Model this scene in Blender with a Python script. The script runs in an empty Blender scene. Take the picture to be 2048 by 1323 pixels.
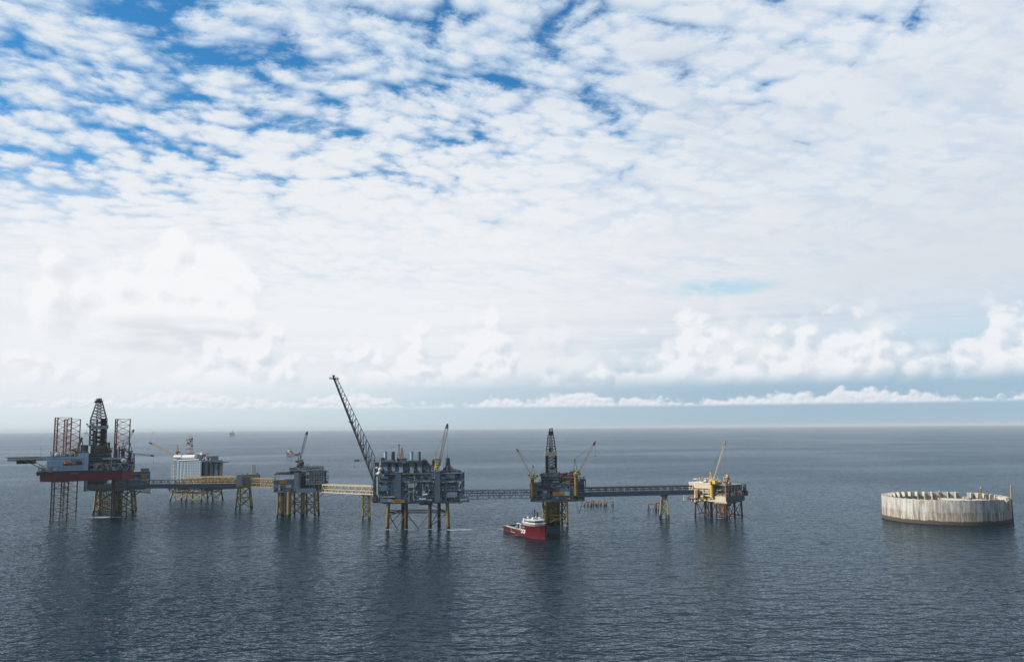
import bpy, math, random
from mathutils import Vector, Matrix
import numpy as np
R = math.radians
# ------------------------------------------------------------------ camera
F = 1707.0                                   # focal length in pixels of a 2048 px wide frame
CAM_H = 100.0
PITCH, ROLL = 6.45, -0.45
sc = bpy.context.scene
col = sc.collection
cam_data = bpy.data.cameras.new('camera')
cam_data.sensor_width = 36.0
cam_data.lens = 36.0 * F / 2048.0
cam_data.clip_start = 1.0
cam_data.clip_end = 300000.0
cam = bpy.data.objects.new('camera', cam_data)
col.objects.link(cam)
cam.location = (0, 0, CAM_H)
CAM_M = Matrix.Rotation(R(90 + PITCH), 4, 'X') @ Matrix.Rotation(R(ROLL), 4, 'Z')
cam.rotation_euler = CAM_M.to_euler()
sc.camera = cam
# ------------------------------------------------------------------ exposure
sc.view_settings.view_transform = 'Standard'
sc.view_settings.look = 'None'
sc.view_settings.exposure = 0.0
sc.view_settings.gamma = 1.0
sc.render.engine = 'CYCLES'
sc.cycles.use_denoising = True
sc.cycles.max_bounces = 6
sc.cycles.volume_bounces = 0
sc.cycles.sample_clamp_indirect = 4.0
# ------------------------------------------------------------------ sun
SUN_AZ, SUN_EL = 262.0, 33.0                 # compass from +Y, clockwise
sd = Vector((math.sin(R(SUN_AZ)) * math.cos(R(SUN_EL)), math.cos(R(SUN_AZ)) * math.cos(R(SUN_EL)), math.sin(R(SUN_EL))))
sun_data = bpy.data.lights.new('sun', 'SUN')
sun_data.energy = 5.0
sun_data.angle = R(0.6)
sun_data.color = (1.0, 0.93, 0.82)
sun = bpy.data.objects.new('sun', sun_data)
col.objects.link(sun)
sun.rotation_euler = sd.to_track_quat('Z', 'Y').to_euler()

# ------------------------------------------------------------------ tiny node-expression helper
class E:
    """A socket with arithmetic: every operation adds a Math node."""
    def __init__(s, g, sock): s.g, s.s = g, sock
    def _m(s, op, *a, clamp=False):
        n = s.g.nodes.new('ShaderNodeMath'); n.operation = op; n.use_clamp = clamp
        for i, v in enumerate((s,) + a):
            if isinstance(v, E): s.g.links.new(v.s, n.inputs[i])
            else: n.inputs[i].default_value = float(v)
        return E(s.g, n.outputs[0])
    def __add__(s, o): return s._m('ADD', o)
    __radd__ = __add__
    def __sub__(s, o): return s._m('SUBTRACT', o)
    def __rsub__(s, o): return (s * -1.0) + o
    def __mul__(s, o): return s._m('MULTIPLY', o)
    __rmul__ = __mul__
    def __truediv__(s, o): return s._m('DIVIDE', o)
    def clamp(s): return s._m('ADD', 0.0, clamp=True)
    def abs(s): return s._m('ABSOLUTE')
    def pow(s, e): return s._m('POWER', e)
    def max(s, o): return s._m('MAXIMUM', o)
    def min(s, o): return s._m('MINIMUM', o)
    def smooth(s, a, b):
        n = s.g.nodes.new('ShaderNodeMapRange'); n.interpolation_type = 'SMOOTHSTEP'
        s.g.links.new(s.s, n.inputs[0]); n.inputs[1].default_value = a; n.inputs[2].default_value = b
        if a > b:
            n.inputs[1].default_value = b; n.inputs[2].default_value = a
            n.inputs[3].default_value = 1; n.inputs[4].default_value = 0
        return E(s.g, n.outputs[0])
def vec(g, x, y, z=0.0, keep=False):
    if not keep and not isinstance(z, E) and z: x, y, z = x + z * 3.37, y + z * 1.91, 0.0   # 2D noises: the third number is a seed
    n = g.nodes.new('ShaderNodeCombineXYZ')
    for i, v in enumerate((x, y, z)):
        if isinstance(v, E): g.links.new(v.s, n.inputs[i])
        else: n.inputs[i].default_value = float(v)
    return E(g, n.outputs[0])
def noise(g, v, scale, detail=3, rough=0.5, dist=0.0, kind='FBM', lac=2.0, dims='2D'):
    n = g.nodes.new('ShaderNodeTexNoise'); n.noise_dimensions = dims
    n.noise_type = kind
    g.links.new(v.s, n.inputs['Vector'])
    n.inputs['Scale'].default_value = scale; n.inputs['Detail'].default_value = detail
    n.inputs['Roughness'].default_value = rough; n.inputs['Distortion'].default_value = dist
    n.inputs['Lacunarity'].default_value = lac
    return E(g, n.outputs[0])
def voro(g, v, scale, smooth=0.6, rand=1.0):
    n = g.nodes.new('ShaderNodeTexVoronoi'); n.voronoi_dimensions = '2D'; n.feature = 'SMOOTH_F1'
    g.links.new(v.s, n.inputs['Vector']); n.inputs['Scale'].default_value = scale
    n.inputs['Smoothness'].default_value = smooth; n.inputs['Randomness'].default_value = rand
    return E(g, n.outputs['Distance'])
def mixc(g, f, a, b, mode='MIX'):
    n = g.nodes.new('ShaderNodeMix'); n.data_type = 'RGBA'; n.blend_type = mode; n.clamp_result = False
    ins = [n.inputs[0], n.inputs[6], n.inputs[7]]
    for sck, v in zip(ins, (f, a, b)):
        if isinstance(v, E): g.links.new(v.s, sck)
        elif isinstance(v, tuple): sck.default_value = tuple(v) + (1.0,) if len(v) == 3 else v
        else: sck.default_value = float(v)
    return E(g, n.outputs[2])

# ------------------------------------------------------------------ world: sky and clouds by direction
world = bpy.data.worlds.new('World')
sc.world = world
world.use_nodes = True
g = world.node_tree
g.nodes.clear()
tc = g.nodes.new('ShaderNodeTexCoord')
sep = g.nodes.new('ShaderNodeSeparateXYZ')
g.links.new(tc.outputs['Generated'], sep.inputs[0])
dx, dy, dz = (E(g, sep.outputs[i]) for i in range(3))
az = dx._m('ARCTAN2', dy) * 57.2958          # degrees right of +Y
el = dz._m('ARCSINE') * 57.2958
sky = g.nodes.new('ShaderNodeTexSky')
sky.sky_type = 'NISHITA'; sky.sun_disc = False
sky.sun_elevation = R(SUN_EL); sky.sun_rotation = R(SUN_AZ)
sky.altitude = 100; sky.air_density = 1.0; sky.dust_density = 0.4; sky.ozone_density = 2.0
S = 0.1                                       # background strength; cloud radiances below are divided by it
def rad(r, gg, b): return (r / S, gg / S, b / S)
def blob(ax, ex, wa, we):
    """soft elliptical patch in direction (azimuth, elevation)"""
    a = (az - ax) / wa; e = (el - ex) / we
    return (a * a + e * e).smooth(1.0, 0.0)
hs = g.nodes.new('ShaderNodeHueSaturation'); hs.inputs['Saturation'].default_value = 1.25
g.links.new(sky.outputs[0], hs.inputs['Color'])
blue = mixc(g, 1.0, E(g, hs.outputs[0]), (0.66, 1.28, 1.42), 'MULTIPLY')
# deep blue overhead; the air near the sea is pale, greyer to the right
low = az.smooth(-25, 22)
lowcol = mixc(g, low, rad(0.64, 0.73, 0.81), mixc(g, el.smooth(2.0, 6.0), rad(0.36, 0.48, 0.63), rad(0.58, 0.67, 0.77)))
blue = mixc(g, el.smooth(16, 2) * dy.smooth(-0.4, 0.3) * 0.9, blue, lowcol)
# --- high layer of small cloudlets, on a flat sheet overhead
pz = dz.max(0.0) + 0.16
px_, py_ = dx / pz, dy / pz
wv = noise(g, vec(g, px_, py_, 3.1), 0.9, 3, 0.5)
sx = px_ + wv * 0.25
sy = py_ - wv * 0.18
rot = 0.40
ru, rv = sx * math.cos(rot) + sy * math.sin(rot), sy * math.cos(rot) - sx * math.sin(rot)
pv = vec(g, ru, rv * 1.15, 0.0)
big = noise(g, vec(g, px_, py_, 7.7), 1.6, 3, 0.5)
med = noise(g, pv, 5.0, 4, 0.55)
fine = noise(g, pv, 24.0, 8, 0.68)
cell = voro(g, vec(g, ru * 0.9 + med * 0.10 + fine * 0.035, rv * 1.1 + wv * 0.12 + fine * 0.035, 1.0), 8.5, 0.35)
cell2 = voro(g, vec(g, ru + med * 0.07, rv * 1.2 + fine * 0.03, 5.0), 19.0, 0.35)
edge = (el - (az * 0.17 + 18.0))              # degrees above the line where the sheet closes
bias = edge.smooth(9, -8) * 0.40 + edge.smooth(1, -12) * 0.30 + az.smooth(0, 25) * 0.14
holes = (blob(-23, 26.5, 8, 2.8) * 0.24 + blob(-32, 22, 4, 2.0) * 0.12 + blob(-18, 20.3, 4, 1.8) * 0.06
         + blob(-13.5, 18.9, 5, 1.3) * 0.16 + blob(-6, 19.0, 3, 1.4) * 0.12 + blob(0.5, 23.5, 4.0, 2.4) * 0.14
         + blob(6.5, 23.5, 2.2, 4.0) * 0.16 + blob(-3.5, 26.5, 3.5, 2.0) * 0.08 + blob(18.5, 26, 2.0, 1.4) * 0.18
         + blob(-30, 15.3, 8, 1.8) * 0.12 + blob(16, 22.2, 5, 1.4) * 0.10 + blob(24, 23.8, 6, 1.2) * 0.12
         + blob(-31, 13.8, 8, 3.0) * 0.16 + blob(-21, 13.6, 9, 1.8) * 0.10 + blob(-27, 17.5, 9, 4.0) * 0.07 + blob(-14, 15.5, 9, 1.6) * 0.06)
body = (med - 0.5) * 0.60 + (0.38 - cell) * 0.72 + (0.38 - cell2) * 0.50 + (fine - 0.5) * 0.85
field = (big - 0.5) * 0.45 + body + bias - holes + 0.19
cloud_cut = (dy.smooth(-0.25, 0.35)) * el.smooth(75, 40)        # clouds left out overhead and behind the camera to cut fill on shaded faces
calpha = field.smooth(-0.30, 0.24) * (el + az * -0.10).smooth(0.5, 7.5) * cloud_cut
cloudlit = field.smooth(-0.02, 0.50)
grey = noise(g, vec(g, px_ * 0.5, py_, 12.0), 1.2, 4, 0.5)
rip = noise(g, vec(g, ru * 0.5, rv * 1.6, 2.0), 5.5, 5, 0.58)
# a sheet seen from below: bright in the middle, blue-grey veil to the right and high up, cloudlets showing faintly all over
whiten = blob(-10, 9, 36, 15)
ccol = mixc(g, cloudlit, rad(0.40, 0.58, 0.80), rad(0.76, 0.81, 0.87))
ccol = mixc(g, whiten * 0.85, ccol, rad(0.865, 0.89, 0.92))
tex = (0.10 - body * 2.4).clamp() * el.smooth(5, 11) * (1.0 - whiten * 0.20)
ccol = mixc(g, (tex * 0.95).clamp(), ccol, rad(0.60, 0.71, 0.84))
greyf = ((grey - 0.44) * 2.6).clamp() * 0.30 * az.smooth(-25, 10) + ((rip - 0.46) * 3.6).clamp() * az.smooth(-18, 14) * 0.60
ccol = mixc(g, greyf.clamp(), ccol, rad(0.60, 0.67, 0.78))
blue = mixc(g, dy.smooth(0.15, -0.35) * 0.75, blue, rad(0.20, 0.235, 0.28))     # invented grey sky behind the camera, out of view, to tone the fill light
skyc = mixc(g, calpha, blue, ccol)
# --- veil above the cumulus, with one small hole
veil = noise(g, vec(g, az * 0.05, el * 0.28, 4.0), 1.0, 4, 0.55, 0.5)
vmask = cloud_cut * (el + az * -0.06).smooth(2.0, 7.5) * el.smooth(17, 10) * (veil * 2.0 - 0.1).clamp()
hole = blob(13.8, 9.0, 5.0, 0.75) * (noise(g, vec(g, az * 0.5, el, 0.0), 1.2, 3, 0.5) * 2.2 - 0.3).clamp()
vcol = mixc(g, (az + el * -0.6).smooth(-12, 22), rad(0.87, 0.89, 0.92), rad(0.70, 0.74, 0.80))
skyc = mixc(g, (vmask * 0.9).clamp(), skyc, vcol)
skyc = mixc(g, (hole * 0.75).clamp(), skyc, rad(0.42, 0.68, 0.83))
# long grey-blue streaks low in the sky
stre = noise(g, vec(g, az * 0.035, el * 0.9, 9.0), 1.0, 5, 0.6, 0.3)
skyc = mixc(g, ((stre - 0.47) * 5.0).clamp() * el.smooth(0.3, 3.0) * el.smooth(9.5, 5.0) * az.smooth(-35, 15) * 0.35, skyc, rad(0.46, 0.56, 0.70))

def cumulus(c, base, tall, sa, se, seed, cover, amp, soft, white, shade, extra=None, opac=1.0, lo=0.35):
    """a bank of cumulus: flat base at `base` degrees, billowed tops up to `tall` degrees higher, lit from the left"""
    def dens(a, e):
        prof = noise(g, vec(g, a * sa, seed, 0.0), 1.0, 2, 0.5)
        b1 = noise(g, vec(g, a * se, e * se * 1.15, seed), 1.0, 6, 0.53, 0.15)
        v1 = voro(g, vec(g, a * se * 1.5 + b1 * 0.8, e * se * 1.7, seed), 1.0, 0.5)
        h = (e - base) / tall
        t = (prof - cover) * 3.2 + (b1 - 0.5) * amp + (0.45 - v1) * amp * 0.45
        if extra is not None: t = t + extra
        return t - h
    d0 = dens(az, el)
    d1 = dens(az - tall * 0.07, el + tall * 0.10)
    al = d0.smooth(0.0, soft) * el.smooth(base - tall * 0.10, base + tall * 0.22) * opac
    lit = ((d0 - d1) * 2.6 + lo + ((el - base) / tall) * 0.5).clamp()
    cc = mixc(g, lit, shade, white)
    return mixc(g, al.clamp(), c, cc)
# the big soft cloud on the left, then the two banks toward the horizon
skyc = cumulus(skyc, 5.5, 7.4, 0.10, 0.36, 31.0, 0.62, 1.05, 0.28, rad(0.93, 0.94, 0.96), rad(0.78, 0.80, 0.845), blob(-23.5, 8.6, 9.5, 8.0) * 2.3 - 0.5, 0.85, 0.62)
skyc = mixc(g, blob(-21.5, 5.9, 8.0, 1.5) * (noise(g, vec(g, az * 0.25, el, 3.0), 1.0, 3, 0.5) * 2.6 - 0.6).clamp() * 0.6, skyc, rad(0.64, 0.68, 0.745))
skyc = cumulus(skyc, 3.0, 5.2, 0.16, 0.34, 41.0, 0.36, 1.2, 0.70, rad(0.86, 0.88, 0.91), rad(0.68, 0.74, 0.81), az.smooth(-10, 4) * 0.25 - 0.1, 0.75, 0.45)
skyc = cumulus(skyc, 2.8, 4.4, 0.14, 0.46, 11.0, 0.36, 1.35, 0.40, rad(0.91, 0.92, 0.945), rad(0.66, 0.73, 0.81), blob(-8, 5, 5, 6) * 0.45 + blob(-1, 5, 4, 6) * 0.40 + blob(12, 5, 5, 6) * 0.45 + blob(21.5, 5, 7, 6) * 0.6 + blob(30, 5, 4.5, 6) * 0.25 - 0.05, 0.85, 0.46)
skyc = cumulus(skyc, 1.30, 0.95, 0.12, 1.15, 23.0, 0.26, 0.9, 0.35, rad(0.86, 0.88, 0.91), rad(0.58, 0.66, 0.76), None, 0.85, 0.35)
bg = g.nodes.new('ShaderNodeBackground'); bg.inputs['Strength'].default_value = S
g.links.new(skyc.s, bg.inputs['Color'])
wo = g.nodes.new('ShaderNodeOutputWorld')
g.links.new(bg.outputs[0], wo.inputs['Surface'])
world.cycles.sampling_method = 'MANUAL'
world.cycles.sample_map_resolution = 1024

# ------------------------------------------------------------------ materials
def new_mat(name):
    m = bpy.data.materials.new(name); m.use_nodes = True
    t = m.node_tree
    return m, t, t.nodes['Principled BSDF']
def water_mat():
    m, t, b = new_mat('sea_water')
    tcn = t.nodes.new('ShaderNodeTexCoord')
    sp = t.nodes.new('ShaderNodeSeparateXYZ'); t.links.new(tcn.outputs['Object'], sp.inputs[0])
    x, y = E(t, sp.outputs[0]), E(t, sp.outputs[1])
    def rotv(a, sx_, sy_, ox, oy):
        c, s_ = math.cos(R(a)), math.sin(R(a))
        X, Y = x + ox, y + oy
        return vec(t, (X * c + Y * s_) * sx_, (Y * c - X * s_) * sy_, 0.0)
    gust = noise(t, rotv(12, 0.5, 1.0, 0, 0), 0.0022, 3, 0.5)          # patches of rougher and calmer water
    gf = gust.smooth(0.3, 0.7) * 0.8 + 0.55
    def h(ox, oy):
        a = noise(t, rotv(10, 0.45, 1.0, ox, oy), 1 / 17.0, 2, 0.5) * 3.4 * gf
        b_ = noise(t, rotv(-9, 0.52, 1.0, ox, oy), 1 / 6.0, 2, 0.55) * 2.3 * gf
        d_ = (noise(t, rotv(14, 0.45, 1.0, ox + 77, oy), 1 / 9.5, 2, 0.5) - 0.5).abs() * -3.0 * gf
        c_ = noise(t, rotv(25, 1.1, 1.0, ox, oy), 1 / 1.7, 1, 0.6) * 0.34 * gf
        return a + b_ + d_ + c_
    eps = 0.35
    h0 = h(0, 0); hx = (h(eps, 0) - h0) * (-1 / eps); hy = (h(0, eps) - h0) * (-1 / eps)
    nv = t.nodes.new('ShaderNodeVectorMath'); nv.operation = 'NORMALIZE'
    t.links.new(vec(t, hx * 0.62, hy * 0.50, 1.0, keep=True).s, nv.inputs[0])
    # water: dark body colour below, tinted mirror above, joined by Fresnel
    t.nodes.remove(b)
    body = t.nodes.new('ShaderNodeBsdfDiffuse'); body.inputs['Color'].default_value = (0.005, 0.018, 0.027, 1)
    gl = t.nodes.new('ShaderNodeBsdfGlossy'); gl.inputs['Color'].default_value = (0.66, 0.76, 0.86, 1); gl.inputs['Roughness'].default_value = 0.13
    fr = t.nodes.new('ShaderNodeFresnel'); fr.inputs['IOR'].default_value = 1.333
    nf_ = t.nodes.new('ShaderNodeVectorMath'); nf_.operation = 'NORMALIZE'
    t.links.new(vec(t, hx * 1.7, hy * 1.7, 1.0, keep=True).s, nf_.inputs[0])
    for n_ in (gl, body): t.links.new(nv.outputs[0], n_.inputs['Normal'])
    t.links.new(nf_.outputs[0], fr.inputs['Normal'])
    mx = t.nodes.new('ShaderNodeMixShader')
    ff = t.nodes.new('ShaderNodeFresnel'); ff.inputs['IOR'].default_value = 1.333
    t.links.new((E(t, fr.outputs[0]) * 0.58 + E(t, ff.outputs[0]) * 0.42).pow(1.5).s, mx.inputs[0]); t.links.new(body.outputs[0], mx.inputs[1]); t.links.new(gl.outputs[0], mx.inputs[2])
    t.links.new(mx.outputs[0], t.nodes['Material Output'].inputs['Surface'])
    return m
def disc(name, r0, r1, mat, rings=40, seg=160):
    vs, fs = [], []
    vs.append((0, 0, 0))
    for i in range(rings):
        r = r0 * (r1 / r0) ** (i / (rings - 1))
        vs += [(r * math.cos(2 * math.pi * k / seg), r * math.sin(2 * math.pi * k / seg), 0) for k in range(seg)]
    for k in range(seg): fs.append((0, 1 + k, 1 + (k + 1) % seg))
    for i in range(rings - 1):
        for k in range(seg):
            a = 1 + i * seg + k; b = 1 + i * seg + (k + 1) % seg
            fs.append((a, a + seg, b + seg, b))
    me = bpy.data.meshes.new(name); me.from_pydata(vs, [], fs); me.materials.append(mat)
    o = bpy.data.objects.new(name, me); col.objects.link(o)
    return o
sea = disc('sea', 200, 70000, water_mat())
sea['kind'] = 'structure'
# ------------------------------------------------------------------ camera geometry: photo pixel -> ray
C0 = Vector((0, 0, CAM_H))
CAM_R = CAM_M.to_3x3()
def ray(px, py):
    return CAM_R @ Vector(((px - 1024) / F, -(py - 661.5) / F, -1.0))
def sea_at(px, D):
    """the point of the sea D metres forward of the camera, in the photo's column px"""
    py = 857 + 100 * F / D
    for _ in range(3):
        r = ray(px, py); X = D * r.x / r.y
        z = CAM_H + D * r.z / r.y
        py += z * F / D
    return Vector((X, D, 0))

# ------------------------------------------------------------------ materials for built things
MATS = {}
TONE = dict(grey_steel=1.0, light_steel=1.0, dark_steel=1.25, black_steel=.9, blue_cladding=1.3, blue_steel=1.25, pale_blue=1.15, white_blue=1.25, white_paint=.9, cream_paint=.92, beige_steel=.95, yellow_paint=.78, ochre_paint=.72, jacket_yellow=.62, rust_steel=.62, rust_orange=.85, hull_red=1.0, ship_red=.5, leg_red=1.0, pipe_grey=1.0, red_paint=.6, deck_green=.8)
def paint(name, c, c2=None, rough=0.55, dirt=0.35, streak=0.5, scale=0.25, metal=0.0, rust=0.0, panel=0.0, bump=0.0):
    """painted or raw steel: two tones mixed by weathering, with run-off streaks, rust patches and panel seams"""
    k_ = TONE.get(name, 1.0); c = tuple(q * k_ for q in c)
    if c2: c2 = tuple(q * k_ for q in c2)
    m, t, b = new_mat(name)
    tcn = t.nodes.new('ShaderNodeTexCoord')
    sp = t.nodes.new('ShaderNodeSeparateXYZ'); t.links.new(tcn.outputs['Object'], sp.inputs[0])
    x, y, z = (E(t, sp.outputs[i]) for i in range(3))
    def n3(v, s, d, r=0.55):
        n = noise(t, v, s, d, r, dims='3D'); return n
    v = vec(t, x, y, z, keep=True)
    n1 = n3(v, scale, 5, 0.6)
    vs = vec(t, x, y, z * 0.12, keep=True)
    n2 = n3(vs, 0.55, 4, 0.6)
    if c2 is None: c2 = tuple(k * 0.5 for k in c)
    f = ((n1 - 0.42) * 2.6).clamp() * dirt + ((n2 - 0.45) * 3.0).clamp() * streak
    cc = mixc(t, f.clamp(), c, c2)
    if rust > 0:
        n4 = n3(vec(t, x, y, z * 0.35, keep=True), 0.5, 6, 0.65)
        cc = mixc(t, ((n4 - (0.66 - rust * 0.25)) * 9.0).clamp() * 0.85, cc, (0.13, 0.045, 0.018))
    if panel > 0:
        # vertical panel seams at `panel` metre spacing along both horizontals
        a = ((x + y) / panel)._m('FRACT'); seam = (a - 0.5).abs().smooth(0.42, 0.5)
        zz = (z / (panel * 1.3))._m('FRACT'); seam2 = (zz - 0.5).abs().smooth(0.45, 0.5)
        cc = mixc(t, (seam.max(seam2)) * 0.45, cc, tuple(k * 0.35 for k in c))
    t.links.new(cc.s, b.inputs['Base Color'])
    b.inputs['Roughness'].default_value = rough
    b.inputs['Metallic'].default_value = metal
    MATS[name] = m
    return m
paint('grey_steel', (0.20, 0.225, 0.24), (0.08, 0.085, 0.09), rust=0.10)
paint('light_steel', (0.42, 0.46, 0.48), (0.20, 0.21, 0.21), rust=0.12)
paint('dark_steel', (0.045, 0.052, 0.058), (0.022, 0.024, 0.026), rust=0.10)
paint('black_steel', (0.016, 0.018, 0.020), (0.03, 0.022, 0.018))
paint('blue_cladding', (0.085, 0.125, 0.155), (0.05, 0.07, 0.088), panel=3.0, dirt=0.3)
paint('blue_steel', (0.085, 0.155, 0.20), (0.035, 0.062, 0.08), rust=0.12)
paint('pale_blue', (0.30, 0.40, 0.48), (0.16, 0.21, 0.26), dirt=0.4)
paint('white_blue', (0.42, 0.52, 0.62), (0.22, 0.30, 0.38), panel=6.0, dirt=0.35, streak=0.55)
paint('white_paint', (0.74, 0.75, 0.74), (0.45, 0.44, 0.41), dirt=0.25, streak=0.3)
paint('cream_paint', (0.66, 0.57, 0.42), (0.36, 0.27, 0.17), rust=0.12)
paint('beige_steel', (0.42, 0.35, 0.25), (0.20, 0.13, 0.08), rust=0.25)
paint('yellow_paint', (0.56, 0.36, 0.085), (0.30, 0.17, 0.05), rust=0.12)
paint('ochre_paint', (0.30, 0.19, 0.05), (0.13, 0.08, 0.03), rust=0.14)
paint('jacket_yellow', (0.40, 0.29, 0.085), (0.20, 0.14, 0.055), rust=0.22)
paint('bright_yellow', (0.68, 0.44, 0.06), (0.45, 0.27, 0.05), dirt=0.2, streak=0.2)
paint('rust_steel', (0.13, 0.055, 0.028), (0.055, 0.025, 0.016), dirt=0.7)
paint('rust_orange', (0.36, 0.15, 0.055), (0.14, 0.055, 0.025), dirt=0.7)
paint('marine_growth', (0.018, 0.020, 0.016), (0.035, 0.030, 0.020), rough=0.8)
paint('hull_red', (0.19, 0.026, 0.034), (0.10, 0.018, 0.024), dirt=0.45, streak=0.5, rust=0.06)
paint('ship_red', (0.23, 0.008, 0.018), (0.13, 0.006, 0.012), rough=0.35, dirt=0.3, streak=0.35)
paint('leg_red', (0.24, 0.022, 0.03), (0.055, 0.018, 0.020), dirt=0.5, rust=0.1)
paint('orange_paint', (0.75, 0.13, 0.02), (0.5, 0.08, 0.02), dirt=0.15, streak=0.15)
paint('sign_orange', (0.62, 0.27, 0.02), (0.48, 0.19, 0.02), dirt=0.2, streak=0.2)
paint('deck_green', (0.03, 0.085, 0.075), (0.02, 0.045, 0.04))
paint('red_paint', (0.42, 0.03, 0.03), (0.2, 0.03, 0.025))
paint('teal_paint', (0.10, 0.38, 0.42), (0.06, 0.2, 0.22))
paint('purple_paint', (0.20, 0.04, 0.12), (0.1, 0.03, 0.06))
paint('window_glass', (0.012, 0.016, 0.02), (0.02, 0.025, 0.03), rough=0.12)
paint('pipe_grey', (0.26, 0.29, 0.30), (0.12, 0.13, 0.13), rough=0.4, rust=0.12)

# ------------------------------------------------------------------ mesh collector
class MB:
    def __init__(s): s.v, s.f, s.m, s.mats = [], [], [], []
    def mi(s, name):
        if name not in s.mats: s.mats.append(name)
        return s.mats.index(name)
    def add(s, vs, fs, mat):
        k = len(s.v); s.v += [tuple(p) for p in vs]; i = s.mi(mat)
        for f in fs: s.f.append([k + q for q in f]); s.m.append(i)
    def box(s, x0, x1, y0, y1, z0, z1, mat):
        if x0 > x1: x0, x1 = x1, x0
        if y0 > y1: y0, y1 = y1, y0
        if z0 > z1: z0, z1 = z1, z0
        s.add([(x0, y0, z0), (x1, y0, z0), (x1, y1, z0), (x0, y1, z0), (x0, y0, z1), (x1, y0, z1), (x1, y1, z1), (x0, y1, z1)],
              [(0, 3, 2, 1), (4, 5, 6, 7), (0, 1, 5, 4), (1, 2, 6, 5), (2, 3, 7, 6), (3, 0, 4, 7)], mat)
    def tube(s, p, q, r, mat, n=4, r2=None, caps=True):
        p, q = Vector(p), Vector(q); d = q - p
        if d.length < 1e-4: return
        d.normalize(); r2 = r if r2 is None else r2
        a = Vector((0, 0, 1)) if abs(d.z) < 0.9 else Vector((0, 1, 0))
        e1 = d.cross(a).normalized(); e2 = d.cross(e1)
        off = math.pi / 4 if n == 4 else 0
        vs = []
        for c, rr in ((p, r), (q, r2)):
            for k in range(n):
                t = 2 * math.pi * k / n + off
                vs.append(c + e1 * (math.cos(t) * rr) + e2 * (math.sin(t) * rr))
        fs = [(k, k + n, (k + 1) % n + n, (k + 1) % n) for k in range(n)]
        if caps: fs += [tuple(range(n)), tuple(range(2 * n - 1, n - 1, -1))]
        s.add(vs, fs, mat)
    def path(s, pts, r, mat, n=4):
        for a, b in zip(pts, pts[1:]): s.tube(a, b, r, mat, n)
    def prism(s, poly, z0, z1, mat, mat_top=None):
        n = len(poly)
        area = sum(poly[i][0] * poly[(i + 1) % n][1] - poly[(i + 1) % n][0] * poly[i][1] for i in range(n))
        if area < 0: poly = poly[::-1]
        vs = [(x, y, z0) for x, y in poly] + [(x, y, z1) for x, y in poly]
        s.add(vs, [(i, (i + 1) % n, (i + 1) % n + n, i + n) for i in range(n)] + [tuple(range(n))[::-1]], mat)
        s.add([(x, y, z1) for x, y in poly], [tuple(range(n))], mat_top or mat)
    def ball(s, c, r, mat, n=12, m=7, zs=1.0):
        vs = [(c[0], c[1], c[2] - r * zs)]
        for i in range(1, m):
            t = math.pi * i / m - math.pi / 2
            for k in range(n):
                a = 2 * math.pi * k / n
                vs.append((c[0] + r * math.cos(t) * math.cos(a), c[1] + r * math.cos(t) * math.sin(a), c[2] + r * zs * math.sin(t)))
        vs.append((c[0], c[1], c[2] + r * zs))
        fs = [(0, 1 + (k + 1) % n, 1 + k) for k in range(n)]
        for i in range(m - 2):
            for k in range(n):
                a = 1 + i * n + k; b = 1 + i * n + (k + 1) % n
                fs.append((a, b, b + n, a + n))
        e = len(vs) - 1; l = 1 + (m - 2) * n
        fs += [(e, l + k, l + (k + 1) % n) for k in range(n)]
        s.add(vs, fs, mat)
    def rail(s, pts, mat='light_steel', h=1.2, r=0.10, post=3.0):
        for a, b in zip(pts, pts[1:]):
            a, b = Vector(a), Vector(b); L = (b - a).length
            for k in (0.5, 1.0): s.tube(a + Vector((0, 0, h * k)), b + Vector((0, 0, h * k)), r, mat)
            n = max(1, int(L / post))
            for i in range(n + 1):
                q = a.lerp(b, i / n); s.tube(q, q + Vector((0, 0, h)), r, mat)
    def lattice(s, p, q, w0, w1, bays, rc, rb, mat, flat=None, style='X', d0=None, d1=None, mats=None):
        """four-chord truss from p to q; w = width, d = depth; side vectors from `flat`"""
        p, q = Vector(p), Vector(q); ax = (q - p).normalized()
        a = Vector(flat) if flat else (Vector((0, 1, 0)) if abs(ax.y) < 0.8 else Vector((1, 0, 0)))
        e2 = (a - ax * a.dot(ax)).normalized(); e1 = ax.cross(e2)
        d0 = w0 if d0 is None else d0; d1 = w1 if d1 is None else d1
        rings = []
        for i in range(bays + 1):
            t = i / bays; c = p.lerp(q, t); w = (w0 + (w1 - w0) * t) / 2; dd = (d0 + (d1 - d0) * t) / 2
            rings.append([c + e1 * (sx_ * w) + e2 * (sy_ * dd) for sx_, sy_ in ((-1, -1), (1, -1), (1, 1), (-1, 1))])
        for i in range(bays):
            mm = mats[i % len(mats)] if mats else mat
            for k in range(4):
                j = (k + 1) % 4
                s.tube(rings[i][k], rings[i + 1][k], rc, mm, caps=False)
                s.tube(rings[i + 1][k], rings[i + 1][j], rb, mm, caps=False)
                if style == 'X':
                    s.tube(rings[i][k], rings[i + 1][j], rb, mm, caps=False); s.tube(rings[i][j], rings[i + 1][k], rb, mm, caps=False)
                elif (i + k) % 2: s.tube(rings[i][k], rings[i + 1][j], rb, mm, caps=False)
                else: s.tube(rings[i][j], rings[i + 1][k], rb, mm, caps=False)
        for k in range(4): s.tube(rings[0][k], rings[0][(k + 1) % 4], rb, mat)
        return rings
    def build(s, name, parent=None, label=None, smooth=False):
        me = bpy.data.meshes.new(name); me.from_pydata(s.v, [], s.f)
        for n in s.mats: me.materials.append(MATS[n])
        me.polygons.foreach_set('material_index', s.m)
        if smooth: me.polygons.foreach_set('use_smooth', [True] * len(s.f))
        me.update()
        o = bpy.data.objects.new(name, me); col.objects.link(o)
        if parent: o.parent = parent
        if label: o['label'] = label
        return o
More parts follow.
